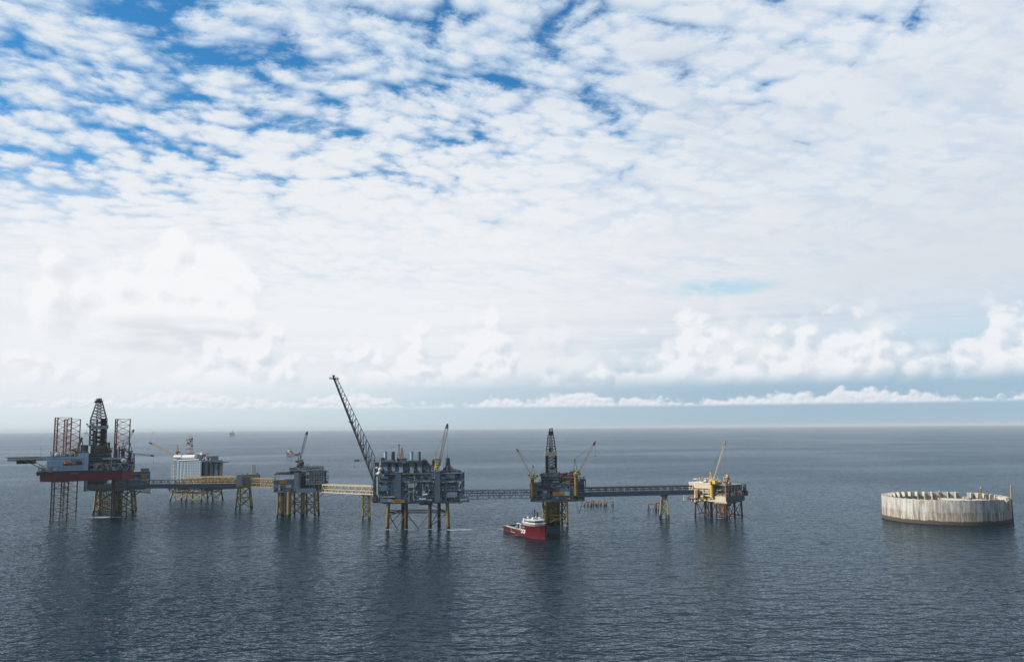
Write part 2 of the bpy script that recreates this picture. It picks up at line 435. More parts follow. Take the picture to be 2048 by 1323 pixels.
def tag(o, label, cat, group=None):
    o['label'] = label; o['category'] = cat
    if group: o['group'] = group
    return o

class Frame:
    """a thing's Empty on the sea and its local axes: u along its front, v away from the camera, z up"""
    def __init__(s, name, label, cat, px, D, theta=0.0, group=None):
        s.o = bpy.data.objects.new(name, None); col.objects.link(s.o)
        s.o.location = sea_at(px, D); s.o.rotation_euler = (0, 0, R(theta))
        s.O = Vector(s.o.location)
        s.U = Vector((math.cos(R(theta)), math.sin(R(theta)), 0)); s.V = Vector((-s.U.y, s.U.x, 0))
        tag(s.o, label, cat, group)
    def P(s, px, py, v=0.0):
        r = ray(px, py); t = (v - (C0 - s.O).dot(s.V)) / r.dot(s.V); p = C0 + r * t - s.O
        return Vector((p.dot(s.U), v, p.z))
    def Q(s, px, py, u):
        """same on a plane of constant u (a side face)"""
        r = ray(px, py); t = (u - (C0 - s.O).dot(s.U)) / r.dot(s.U); p = C0 + r * t - s.O
        return Vector((u, p.dot(s.V), p.z))
    def B(s, mb, x0, y0, x1, y1, v0, v1, mat):
        cx, cy = (x0 + x1) / 2, (y0 + y1) / 2
        a = s.P(x0, cy, v0).x; b = s.P(x1, cy, v0).x
        mb.box(a, b, v0, v1, s.P(cx, y1, v0).z, s.P(cx, y0, v0).z, mat)
    def T(s, mb, x0, y0, x1, y1, v, r, mat, n=4, v1=None, r2=None):
        mb.tube(s.P(x0, y0, v), s.P(x1, y1, v if v1 is None else v1), r, mat, n, r2)
    def z(s, px, py, v=0): return s.P(px, py, v).z
    def u(s, px, v=0, py=950): return s.P(px, py, v).x
    def W(s, p):
        """local to world"""
        return s.O + s.U * p[0] + s.V * p[1] + Vector((0, 0, p[2]))

# ------------------------------------------------------------------ industrial clutter
def clutter(mb, u0, u1, v0, v1, z0, z1, n, rng, mats, big=1.0):
    H = z1 - z0
    for _ in range(n):
        u = rng.uniform(u0, u1); v = rng.uniform(v0, v1); m = rng.choice(mats); k = rng.random()
        if k < 0.30:
            w, d, h = rng.uniform(0.8, 4) * big, rng.uniform(1, 3) * big, min(H, rng.uniform(0.8, 3.5) * big)
            w = min(w, (u1 - u0) * 0.5)
            ua = max(u0, u - w / 2)
            mb.box(ua, min(ua + w, u1), v, v + d, z0, z0 + h, m)
            if rng.random() < 0.4: mb.box(ua + w * 0.2, ua + w * 0.5, v + 0.2, v + d * 0.7, z0 + h, z0 + h + rng.uniform(0.4, 1.4), rng.choice(mats))
        elif k < 0.42:
            r = rng.uniform(0.4, 1.2) * big; L = rng.uniform(3, 8) * big; ua = max(u0, min(u, u1 - L)); zz = z0 + r + rng.uniform(0, max(0.01, H - 2 * r) * 0.6)
            mb.tube((ua, v, zz), (min(ua + L, u1), v, zz), r, m, 10)
        elif k < 0.55:
            r = rng.uniform(0.35, 1.1) * big; h = min(H, rng.uniform(2, 7) * big)
            mb.tube((u, v, z0), (u, v, z0 + h), r, m, 10); mb.tube((u, v, z0 + h), (u, v, z0 + h + 0.5 * r), r, m, 10, r * 0.4)
        elif k < 0.80:
            zz = z0 + rng.uniform(0.15, 0.95) * H; L = rng.uniform(4, 16); ua = max(u0, u - L / 2); ub = min(u1, ua + L); r = rng.uniform(0.12, 0.38)
            mb.tube((ua, v, zz), (ub, v, zz), r, m)
            if rng.random() < 0.6: mb.tube((ub, v, zz), (ub, v, zz + rng.choice([-1, 1]) * rng.uniform(0.2, 0.5) * min(H, 6)), r, m)
            if rng.random() < 0.4: mb.tube((ua, v, zz), (ua, v, z0), r, m)
        elif k < 0.94:
            r = rng.uniform(0.1, 0.35); mb.tube((u, v, z0), (u, v, z0 + rng.uniform(0.4, 1.0) * H), r, m)
        else:
            a = rng.uniform(0.3, 0.8); zz = z0 + rng.uniform(0, 0.9) * H; mb.box(u, u + a, v - 0.2, v + a, zz, zz + a, 'white_paint')
def deck_block(S, Q, u0, u1, v0, v1, levels, bay, rng, ms='grey_steel', me=('grey_steel', 'dark_steel', 'pipe_grey'), edge=None, dens=1.0, brace=0.35, core='dark_steel', rails=True, sides=True):
    """open multi-storey steel: floors, edge beams, columns, braces into S; equipment behind them into Q"""
    edge = edge or ms
    nb = max(1, round((u1 - u0) / bay)); bw = (u1 - u0) / nb; nd = max(1, round((v1 - v0) / bay)); dw = (v1 - v0) / nd
    for z in levels: S.box(u0, u1, v0, v1, z - 0.28, z, ms); S.box(u0 - 0.06, u1 + 0.06, v0 - 0.15, v0 - 0.01, z - 0.75, z + 0.08, edge); S.box(u1 + 0.01, u1 + 0.15, v0, v1, z - 0.75, z + 0.08, edge); S.box(u0 - 0.15, u0 - 0.01, v0, v1, z - 0.75, z + 0.08, edge)
    for a, b in zip(levels, levels[1:]):
        for i in range(nb + 1):
            u = u0 + i * bw; S.box(u - 0.25, u + 0.25, v0 + 0.05, v0 + 0.5, a, b - 0.28, edge)
            S.box(u - 0.25, u + 0.25, v1 - 0.5, v1 - 0.05, a, b - 0.28, ms)
        for j in range(nd + 1):
            for uu in (u0 + 0.3, u1 - 0.3): S.box(uu - 0.25, uu + 0.25, v0 + j * dw - 0.2, v0 + j * dw + 0.2, a, b - 0.28, ms)
        for i in range(nb):
            if rng.random() < brace:
                p, q = (v0 + 0.3, a), (v0 + 0.3, b - 0.3); ua, ub = u0 + i * bw, u0 + (i + 1) * bw
                if rng.random() < 0.5: ua, ub = ub, ua
                S.tube((ua, p[0], p[1]), (ub, q[0], q[1]), 0.2, edge)
        H = b - a
        if core:
            u = u0 + 1
            while u < u1 - 2:
                w = rng.uniform(2, 7); vv = v0 + rng.uniform(2.0, max(2.2, (v1 - v0) * 0.45))
                if rng.random() < 0.86: Q.box(u, min(u + w, u1 - 0.8), vv, v1 - 1.2, a, a + H * rng.uniform(0.7, 0.93), rng.choice([core, core, rng.choice(me)]))
                u += w + 0.1
        clutter(Q, u0 + 0.6, u1 - 0.6, v0 + 0.7, v0 + 3.0, a, b - 0.5, int((u1 - u0) * 0.55 * dens), rng, me)
        if sides:
            clutter(Q, u1 - 3.0, u1 - 0.5, v0 + 1, v1 - 2, a, b - 0.5, int((v1 - v0) * 0.25 * dens), rng, me)
            clutter(Q, u0 + 0.5, u0 + 3.0, v0 + 1, v1 - 2, a, b - 0.5, int((v1 - v0) * 0.25 * dens), rng, me)
        if rails: S.rail([(u0, v0 - 0.05, a + 0.1), (u1, v0 - 0.05, a + 0.1)], edge, r=0.07); 

def jacket(fr, legs, zt, rl=0.9, rb=0.4, mat='jacket_yellow', levels=None, style='X', faces=None, low='marine_growth', zb=-6, dark=3.2, plan=None):
    """legs: [(u_top, v_top, u_bottom, v_bottom)] given at zt and at the sea; each leg a part, the bracing one part"""
    lg = []
    for (a, b, c, d) in legs:
        T_, B_ = Vector((a, b, zt)), Vector((c, d, 0)); k = (B_ - T_) / zt; E_ = B_ + k * (-zb)
        mb = MB(); M_ = B_ - k * dark
        mb.tube(T_, M_, rl, mat, 12); mb.tube(M_, E_, rl * 1.06, low, 12)
        mb.build('leg', fr.o); lg.append((T_, B_))
    def at(i, z): T_, B_ = lg[i]; return B_.lerp(T_, z / zt)
    br = MB(); levels = levels or [1.0, zt * 0.5, zt - 0.5]; n = len(legs)
    faces = faces or [(i, (i + 1) % n) for i in range(n)]
    for i, j in faces:
        for k, (za, zb_) in enumerate(zip(levels, levels[1:])):
            m = low if za < 0.5 else mat
            if style == 'X':
                br.tube(at(i, za), at(j, zb_), rb, mat, 6); br.tube(at(j, za), at(i, zb_), rb, mat, 6)
            elif style == 'V':
                mid = (at(i, za) + at(j, za)) / 2; br.tube(mid, at(i, zb_), rb, mat, 6); br.tube(mid, at(j, zb_), rb, mat, 6)
            else:
                a_, b_ = (i, j) if k % 2 else (j, i); br.tube(at(a_, za), at(b_, zb_), rb, mat, 6)
            if za > 1.5: br.tube(at(i, za), at(j, za), rb, mat, 6)
        br.tube(at(i, levels[-1]), at(j, levels[-1]), rb, mat, 6)
    br.build('bracing', fr.o)
    return at
def conductors(fr, pts, z0, z1, r=0.45, mats=('jacket_yellow',), rng=None):
    for k, (u, v) in enumerate(pts):
        mb = MB(); m = mats[k % len(mats)]; mb.tube((u, v, 2.5), (u, v, z1), r, m, 8); mb.tube((u, v, z0), (u, v, 2.5), r * 1.05, 'marine_growth', 8); mb.build('conductor', fr.o)

def crane(fr, base, zt, heel, tip, r=1.3, w=2.2, mat='yellow_paint', boom=None, bays=12, cab=True, house=3.0, aframe=7.0, side=1, rope=None, parent=None, wt=0.9, dark='dark_steel', tipm='dark_steel', cr=0.2):
    """pedestal crane: pedestal and slewing house as the part; boom, gantry, cab and hoist rope under it"""
    boom = boom or mat
    base, heel, tip = Vector(base), Vector(heel), Vector(tip)
    mb = MB(); top = Vector((base.x, base.y, zt))
    mb.tube(base, top, r, mat, 12); mb.tube(top, top + Vector((0, 0, 0.9)), r * 1.5, mat, 12)
    h0 = zt + 0.9
    mb.box(base.x - house * .75, base.x + house * .75, base.y - house * .6, base.y + house * .6, h0, h0 + house * 0.8, mat)
    mb.box(base.x - side * house * 1.5, base.x - side * house * 0.76, base.y - house * .5, base.y + house * .5, h0 + 0.3, h0 + house * 0.6, dark)
    c = mb.build('crane', parent or fr.o)
    bm = MB(); L = (tip - heel).length; d = (tip - heel).normalized(); k = heel + d * (L * 0.90)
    bm.lattice(heel, k, w * 0.55, w, max(3, bays), cr * .85, cr * 0.42, boom, flat=(0, 1, 0), style='Z')
    bm.lattice(k, tip, w, wt, 2, cr * 1.6, cr * 1.2, tipm, flat=(0, 1, 0)); bm.tube(k, tip, w * 0.22, tipm); bm.ball(tip, wt * 0.7, tipm, 8, 5)
    bm.build('boom', c)
    gm = MB(); apex = top + Vector((-side * house * 0.25, 0, aframe + 1))
    for sy_ in (-1, 1):
        gm.tube((base.x + side * house * .6, base.y + sy_ * house * .4, h0), apex, cr * 1.5, mat); gm.tube((base.x - side * house * .7, base.y + sy_ * house * .4, h0), apex, cr * 1.6, mat)
        gm.tube((base.x - side * house * .5, base.y - sy_ * house * .4, h0 + aframe * .45), apex, cr, mat)
    gm.box(apex.x - 0.7, apex.x + 0.7, apex.y - 0.6, apex.y + 0.6, apex.z - 0.6, apex.z + 0.8, mat)
    gm.build('gantry', c)
    lm = MB()
    for sy_ in (-0.35, 0.35): lm.tube(apex + Vector((0, sy_, 0)), heel + d * (L * 0.93) + Vector((0, sy_, 0)), 0.09, dark)
    lm.build('pendant_line', c)
    if cab:
        cm = MB(); cx = base.x + side * house * 0.2; cm.box(cx - 1.0, cx + 1.2, base.y - house * .6 - 2.2, base.y - house * .6 - 0.02, h0, h0 + 2.6, 'white_paint'); cm.box(cx - 0.8, cx + 1.0, base.y - house * .6 - 2.25, base.y - house * .6 - 2.21, h0 + 1.0, h0 + 2.2, 'window_glass'); cm.build('cab', c)
    if rope:
        rm = MB(); rm.tube(tip, tip - Vector((0, 0, rope)), 0.10, dark); rm.ball(tip - Vector((0, 0, rope + 0.5)), 0.6, dark, 8, 5); rm.build('hook', c)
    return c

def bridge(name, label, A, B, w, h, bays, mat='grey_steel', floor='grey_steel', clad=None, pipes=('pipe_grey',), style='W', rng=None, mb_r=0.28, top_pipes=3, group='bridges between the platforms', light=None, roofh=0.0):
    """truss bridge from world A to B (points on its bottom centre line)"""
    A, B = Vector(A), Vector(B); o = bpy.data.objects.new(name, None); col.objects.link(o); o.location = (A.x, A.y, 0)
    d = B - A; L = math.hypot(d.x, d.y); o.rotation_euler = (0, 0, math.atan2(d.y, d.x)); tag(o, label, 'bridge', group)
    sl = (B.z - A.z)
    def pt(t, v, z): return Vector((t * L, v, A.z + sl * t + z))
    light = light or mat
    for sv in (-1, 1):
        S = MB()
        for zz in (0.3, h): S.tube(pt(0, sv * w / 2, zz), pt(1, sv * w / 2, zz), mb_r * 1.5, light if sv < 0 else mat)
        for i in range(bays + 1):
            S.tube(pt(i / bays, sv * w / 2, 0.3), pt(i / bays, sv * w / 2, h), mb_r * 0.8, light if sv < 0 else mat)
        for i in range(bays):
            a, b = (0.3, h) if i % 2 else (h, 0.3)
            S.tube(pt(i / bays, sv * w / 2, a), pt((i + 1) / bays, sv * w / 2, b), mb_r, light if sv < 0 else mat)
        S.build('side_truss', o)
    Fm = MB()
    a, b = pt(0, 0, 0), pt(1, 0, 0)
    for t0 in range(bays):
        p, q = pt(t0 / bays, 0, 0), pt((t0 + 1) / bays, 0, 0)
        Fm.add([(p.x, -w / 2, p.z + .3), (q.x, -w / 2, q.z + .3), (q.x, w / 2, q.z + .3), (p.x, w / 2, p.z + .3), (p.x, -w / 2, p.z + .6), (q.x, -w / 2, q.z + .6), (q.x, w / 2, q.z + .6), (p.x, w / 2, p.z + .6)],
               [(0, 3, 2, 1), (4, 5, 6, 7), (0, 1, 5, 4), (2, 3, 7, 6)], floor)
        Fm.tube(pt(t0 / bays, -w / 2, h), pt(t0 / bays, w / 2, h), mb_r, mat)
        if t0 % 2: Fm.tube(pt(t0 / bays, -w / 2, h), pt((t0 + 1) / bays, w / 2, h), mb_r * .7, mat)
    Fm.build('walkway', o)
    if clad:
        Cm = MB(); zc = clad[1]
        p, q = pt(0, -w / 2 - 0.5, 0), pt(1, -w / 2 - 0.5, 0)
        Cm.add([(p.x, p.y, p.z + clad[2]), (q.x, q.y, q.z + clad[2]), (q.x, q.y, q.z + zc), (p.x, p.y, p.z + zc), (p.x, p.y + .15, p.z + clad[2]), (q.x, q.y + .15, q.z + clad[2]), (q.x, q.y + .15, q.z + zc), (p.x, p.y + .15, p.z + zc)],
               [(0, 1, 2, 3), (5, 4, 7, 6), (3, 2, 6, 7), (4, 5, 1, 0)], clad[0])
        Cm.build('side_panel', o)
    Pm = MB(); rng = rng or random.Random(5)
    for k in range(top_pipes):
        v = -w / 2 + 0.8 + (w - 1.6) * (k + 0.5) / top_pipes; r = rng.uniform(0.2, 0.45); zz = rng.choice([h * 0.45, h * 0.75, h + 0.5, h + 0.45]); Pm.tube(pt(0.01, v, zz), pt(0.99, v, zz), r, pipes[k % len(pipes)], 8)
    Pm.build('pipework', o)
    Rm = MB(); Rm.rail([pt(0, -w / 2, h + .1), pt(1, -w / 2, h + .1)], light, r=0.09); Rm.rail([pt(0, w / 2, h + .1), pt(1, w / 2, h + .1)], mat, r=0.09); Rm.build('handrail', o)
    return o
def loc(fr, w):
    d = Vector(w) - fr.O; return Vector((d.dot(fr.U), d.dot(fr.V), d.z))
def pz(px, py, D):
    """world point on the plane Y = D behind a photo pixel"""
    r = ray(px, py); t = D / r.y; return C0 + r * t
GM = ('grey_steel', 'dark_steel', 'pipe_grey', 'light_steel')
# =================================================================== jack-up drilling rig, far left
rng = random.Random(11)
j = Frame('jackup_rig', 'red-hulled jack-up drilling rig on lattice legs, with a white accommodation block and black derrick', 'drilling rig', 107, 948, 30)
uR = j.u(245); uRR = uR + 13
zb_, zt_ = j.z(176, 961), j.z(176, 941.5)
hull = MB(); hp = [(0, 0), (uR, 0), (uRR, 12), (uRR + 4, 62), (60, 84), (2, 78), (-15, 50), (-15, 11)]
hull.prism(hp, zb_, zt_ - 1.4, 'hull_red'); hull.prism([(x * 1.004 - .3, y * 1.004 - .4) for x, y in hp], zt_ - 1.4, zt_ - 0.2, 'dark_steel', 'deck_green')
for k in range(1, 12): hull.box(k * uR / 12 - .12, k * uR / 12 + .12, -0.12, -0.01, zb_ + .4, zt_ - 1.8, 'hull_red')
hull.box(j.u(140), j.u(156), -0.2, -0.05, j.z(148, 946.6), j.z(148, 945.6), 'beige_steel')
hull.build('hull', j.o)
rl = MB(); rl.rail([(-15, 11, zt_ - .2), (0, 0, zt_ - .2), (uR, 0, zt_ - .2), (uRR, 12, zt_ - .2)], 'grey_steel', r=0.09); rl.build('handrail', j.o)
# three triangular legs
def trileg(pts, z0, zsplit, z1, bay=7.2):
    mb = MB(); P_ = [loc(j, sea_at(px, D)) for px, D in pts]; n = int((z1 - z0) / bay)
    for p in P_:
        mb.tube((p.x, p.y, z0), (p.x, p.y, zsplit), .62, 'rust_steel', 8); mb.tube((p.x, p.y, zsplit), (p.x, p.y, z1), .62, 'leg_red', 8)
        k = z0
        while k < z1: mb.box(p.x - .75, p.x + .75, p.y - .3, p.y + .3, k, k + .5, 'dark_steel'); k += 2.2
    for i in range(n):
        za, zb2 = z1 - i * bay, z1 - (i + 1) * bay
        for a in range(3):
            p, q = P_[a], P_[(a + 1) % 3]; m = (p + q) / 2
            mat = 'leg_red' if za > zsplit else ('rust_steel' if i % 2 else 'dark_steel')
            mb.tube((p.x, p.y, za), (q.x, q.y, za), .2, mat, 5)
            mb.tube((p.x, p.y, za), (q.x, q.y, zb2), .19, mat, 5); mb.tube((q.x, q.y, za), (p.x, p.y, zb2), .19, mat, 5)
    lg_ = mb.build('leg', j.o)
    h = MB()
    for p in P_:
        h.box(p.x - 1.7, p.x + 1.7, p.y - 1.7, p.y + 1.7, zt_ - .2, zt_ + 13, 'leg_red')
        h.box(p.x - 2.0, p.x + 2.0, p.y - 2.0, p.y + 2.0, zt_ + 10, zt_ + 11.5, 'red_paint')
    for a in range(3):
        p, q = P_[a], P_[(a + 1) % 3]
        h.tube((p.x, p.y, zt_ + 12), (q.x, q.y, zt_ + 12), .5, 'leg_red'); h.tube((p.x, p.y, zt_ + 2), (q.x, q.y, zt_ + 12), .35, 'leg_red'); h.tube((q.x, q.y, zt_ + 2), (p.x, p.y, zt_ + 12), .35, 'leg_red')
    h.build('jacking_frame', lg_)
ztop = pz(100.5, 834.5, 960).z
trileg([(99.8, 966), (105.6, 984), (133.2, 975)], -10, zb_, ztop)
trileg([(119.5, 1022), (125.5, 1044), (151.6, 1034)], -10, zb_, pz(140, 838, 1030).z)
trileg([(222.6, 1008), (226.5, 1026), (252.4, 1018)], -10, zb_, pz(240, 837.5, 1010).z)
# accommodation block
a = MB(); zdk = zt_ - .2
ua, ub, uc = j.u(92, 3), j.u(152.5, 3), j.u(175.5, 3); zr = j.z(130, 912.5, 3); zr2 = j.z(163, 905, 3)
a.prism([(-9, 14), (-7, 8), (ua, 3), (uc, 3), (uc, 34), (-9, 34)], zdk + 1, zr, 'white_blue', 'grey_steel')
a.box(ub, uc, 3.0, 22, zr, zr2, 'white_blue')
a.box(ub - .2, uc + .2, 2.8, 22.2, zr2, zr2 + .5, 'dark_steel')
a.prism([(-9.4, 13.6), (-7.3, 7.6), (ua, 2.6), (ub, 2.6), (ub, 34.4), (-9.4, 34.4)], zr, zr + .6, 'dark_steel', 'grey_steel')
for q in (922.6, 930.5): a.box(ua + 1, uc - .3, 2.55, 3.0, j.z(130, q, 3), j.z(130, q, 3) + .35, 'pale_blue')
a.box(j.u(112, 3), j.u(166, 3), 2.7, 3.0, j.z(140, 938.5, 3), j.z(140, 934.5, 3), 'pale_blue')
acc = a.build('accommodation_block', j.o)
wmb = None
for py_ in (917.5, 926, 934):
    for px_i in range(96, 175, 5):
        if 126 < px_i < 166 and py_ == 926: continue
        wmb = MB(); u_ = j.u(px_i, 3); z_ = j.z(px_i, py_, 3); wmb.box(u_ - .35, u_ + .35, 2.88, 2.98, z_ - .5, z_ + .4, 'window_glass'); wmb.build('window', acc)
for px_i in range(80, 91, 4):
    wmb = MB(); p = j.P(px_i, 925, 6); wmb.box(-8.3 + (px_i - 80) * .5, -7.6 + (px_i - 80) * .5, 7.0 - (px_i - 80) * .28, 7.5 - (px_i - 80) * .28, p.z - 4, p.z + 3, 'pale_blue'); wmb.build('stair_panel', acc)
for px_i, y0, y1 in ((82, 892, 912), (107, 897, 912), (146, 896, 912), (131, 900, 912), (170, 893, 905)): mst = MB(); j.T(mst, px_i, y1, px_i, y0, 8, .22, 'grey_steel'); j.T(mst, px_i - 1.5, y0 + 3, px_i + 1.5, y0 + 3, 8, .12, 'grey_steel'); mst.build('antenna_mast', acc)
dm = MB(); p = j.P(113.5, 909, 6); dm.ball(p, 2.4, 'white_paint', 14, 9); dm.tube((p.x, p.y, p.z - 4), p, .8, 'light_steel', 8); dm.build('radome', acc, smooth=True)
rc = MB(); clutter(rc, -6, ub, 5, 20, zr + .6, zr + 7, 60, rng, ('beige_steel', 'grey_steel', 'ochre_paint', 'light_steel', 'white_paint', 'dark_steel'), .8)
clutter(rc, ub, uc, 5, 18, zr2 + .5, zr2 + 4, 10, rng, GM, .6); rc.build('roof_equipment', acc)
# fore deck clutter and walkway under the block
dc = MB(); clutter(dc, -17, -8, 4, 24, zdk - 3, zdk + 10, 40, rng, ('beige_steel', 'ochre_paint', 'grey_steel'), .8); dc.box(-19, 4, 2, 12, zdk - 1, zdk + .6, 'dark_steel')
dc.box(j.u(97), j.u(105), 1.0, 2.5, zdk, zdk + 6, 'beige_steel'); dc.build('walkway', j.o)
# helideck on the left
hd = MB(); zH = j.z(40, 913.5, 20); hc = ((j.u(8, 16) + j.u(72, 16)) / 2, 24); hr = (j.u(72, 16) - j.u(8, 16)) / 2 * 1.04
hd.prism([(hc[0] + hr * math.cos(k * math.pi / 4 + .39), hc[1] + hr * .8 * math.sin(k * math.pi / 4 + .39)) for k in range(8)], zH - .5, zH, 'grey_steel', 'deck_green')
for k in range(8):
    aa, bb = [(hc[0] + hr * 1.06 * math.cos(q * math.pi / 4 + .39), hc[1] + hr * .85 * math.sin(q * math.pi / 4 + .39), zH - .2) for q in (k, k + 1)]
    hd.tube(aa, bb, .25, 'dark_steel')
hd.lattice((hc[0] - hr * .8, hc[1] - 6, zH - 2.3), (-8, hc[1] - 6, zH - 2.3), 3, 3, 12, .3, .22, 'dark_steel'); hd.lattice((hc[0] - hr * .8, hc[1] + 8, zH - 2.3), (-8, hc[1] + 8, zH - 2.3), 3, 3, 12, .3, .22, 'dark_steel')
for v_ in (14, 34): hd.tube((hc[0] + 2, v_, zH - 3), (-9, v_, zH - 16), .4, 'beige_steel'); hd.tube((hc[0] + 9, v_, zH - 3), (-9, v_, zH - 13), .3, 'beige_steel')
hd.build('helideck', j.o)
lb = MB(); j.B(lb, 33, 921, 72, 927, 18, 28, 'rust_steel'); lb.lattice(j.P(33, 924, 17), j.P(72, 923, 17), 3.2, 3.2, 9, .3, .22, 'dark_steel'); j.B(lb, 40, 920, 68, 921.5, 17, 28, 'red_paint'); lb.build('storage_rack', j.o)
hg = MB()
for px_i in (70, 76): j.T(hg, px_i, 943, px_i, 985, 10, .10, 'dark_steel')
j.B(hg, 73, 944, 79, 951, 6, 9, 'dark_steel'); hg.build('hanging_line', j.o)
# lifeboats (own things, hanging in davits)
dv = MB()
for px_i in (130, 143, 152, 164): j.T(dv, px_i, 919, px_i, 929, 0.6, .3, 'beige_steel'); j.T(dv, px_i, 919, px_i, 918, 0.6, .3, 'beige_steel', v1=3)
j.B(dv, 126, 927.5, 166, 929, 0.2, 3.0, 'dark_steel'); j.B(dv, 143, 917, 160, 920, .5, 3.0, 'beige_steel'); j.B(dv, 152, 922, 164, 927, 1.0, 2.9, 'rust_steel'); dv.build('davit', j.o)
def lifeboat(w, L, rz, mat, label, group=None):
    o = bpy.data.objects.new('lifeboat', None); col.objects.link(o); o.location = w; o.rotation_euler = (0, 0, rz); tag(o, label, 'lifeboat', group)
    h = MB(); N = 14; ring = []
    vs = []
    for i in range(N + 1):
        t = i / N * 2 - 1; k = max(0.03, (1 - abs(t) ** 2.6)) ** .6
        for q in range(12):
            a_ = 2 * math.pi * q / 12; yy = math.cos(a_); zz = math.sin(a_)
            vs.append((t * L / 2, yy * L * .17 * k, (zz * L * .17 * (1.0 if zz < 0 else .95)) * k + L * .2))
    fs = [(i * 12 + q, i * 12 + (q + 1) % 12, (i + 1) * 12 + (q + 1) % 12, (i + 1) * 12 + q) for i in range(N) for q in range(12)]
    h.add(vs, fs, mat); h.build('hull', o, smooth=True)
    c = MB(); c.box(-L * .34, -L * .12, -L * .08, L * .08, L * .34, L * .44, mat); c.box(-L * .33, -L * .13, -L * .083, -L * .0805, L * .38, L * .42, 'window_glass'); c.build('cabin', o)
    return o
lifeboat(j.W(j.P(136.5, 928.5, -1.6)), 8.5, R(30), 'orange_paint', 'orange enclosed lifeboat hanging on the white wall of the jack-up rig')
# derrick
dr = MB(); vD = 30; zA = j.z(197, 890, vD); zM = j.z(197, 838, vD); zC = j.z(197, 803, vD)
uA, uB = j.u(181, vD, 870), j.u(213, vD, 870); uc_ = (uA + uB) / 2; wD = uB - uA
dr.lattice((uc_, vD + wD / 2, zA), (uc_, vD + wD / 2, zM), wD, wD, 5, .6, .32, 'black_steel', flat=(0, 1, 0))
dr.lattice((uc_, vD + wD / 2, zA), (uc_, vD + wD / 2, zM), wD, wD, 10, .2, .2, 'black_steel', flat=(0, 1, 0), style='Z')
dr.lattice((uc_, vD + wD / 2, zM), (uc_, vD + wD / 2, zC), wD, wD * .36, 6, .5, .26, 'black_steel', flat=(0, 1, 0))
dr.lattice((uc_, vD + wD / 2, zM), (uc_, vD + wD / 2, zC), wD * .3, wD * .2, 8, .22, .18, 'black_steel', flat=(0, 1, 0))
for py_ in (838, 845): q = j.z(197, py_, vD); dr.box(uA - .4, uB + .4, vD, vD + wD, q - .4, q, 'black_steel')
for k in range(9): q = rng.uniform(zA, zM); dr.box(uA + rng.uniform(1, wD * .6), uA + wD * rng.uniform(.65, .9), vD + 2, vD + wD - 3, q, q + rng.uniform(.5, 2.2), 'black_steel')
j.B(dr, 201.5, 836, 210, 890, vD + 1, vD + 7, 'black_steel'); j.B(dr, 192, 838, 195, 890, vD + 5, vD + 7, 'dark_steel'); j.B(dr, 186, 860, 191, 890, vD + 8, vD + 12, 'black_steel')
drk = dr.build('derrick', j.o)
cb = MB(); j.B(cb, 190, 801, 206, 805, vD + 3, vD + 13, 'black_steel'); j.B(cb, 193, 796, 204, 801, vD + 5, vD + 11, 'dark_steel'); cb.rail([j.P(189, 801, vD + 3), j.P(207, 801, vD + 3)], 'light_steel', 1.5, .12)
j.T(cb, 200, 796, 200, 789.5, vD + 8, .12, 'dark_steel'); cb.ball(j.P(196, 797, vD + 4), 1.0, 'white_paint', 8, 5); cb.ball(j.P(202, 799, vD + 4), .9, 'light_steel', 8, 5); cb.build('crown_block', drk)
mk = MB(); j.B(mk, 184, 850.5, 217, 857, vD - 2.0, vD - .5, 'light_steel'); j.B(mk, 175, 851.5, 184, 853.5, vD - 2, vD, 'grey_steel'); j.B(mk, 213, 849, 217, 857, vD - 2, vD + 8, 'light_steel')
mk.build('wind_wall', drk)
sg = MB(); j.B(sg, 186, 852.5, 193, 854.2, vD - 2.12, vD - 2.03, 'grey_steel'); j.B(sg, 196, 852.5, 205, 854.2, vD - 2.12, vD - 2.03, 'grey_steel'); sg.build('sign', drk)
sb = MB(); j.B(sb, 181, 890, 214, 906, vD - 1, vD + 18, 'grey_steel'); j.B(sb, 161.5, 889.5, 176.5, 905, vD - 10, vD + 2, 'dark_steel'); j.B(sb, 163, 891, 168, 899, vD - 10.3, vD - 10, 'grey_steel'); j.B(sb, 176, 906, 222, 940, vD - 14, vD + 16, 'dark_steel')
for k in range(6): j.B(sb, 176, 908 + k * 5.2, 224, 909 + k * 5.2, vD - 16.5, vD - 14, 'grey_steel')
clutter(sb, j.u(176, 12), j.u(232, 12), vD - 18, vD - 14, zdk, j.z(200, 906, 12), 120, rng, ('dark_steel', 'black_steel', 'grey_steel', 'beige_steel'), 1.0)
clutter(sb, j.u(180, 30), j.u(222, 30), vD - 4, vD - 1, j.z(200, 905, 30), j.z(200, 890, 30), 50, rng, ('dark_steel', 'ochre_paint', 'grey_steel'), .8)
for px_i in (213.5, 217, 219): j.T(sb, px_i, 906, px_i, 884, vD - 3, .8, 'ochre_paint' if px_i > 214 else 'dark_steel', 8)
sb.build('drill_floor', j.o)
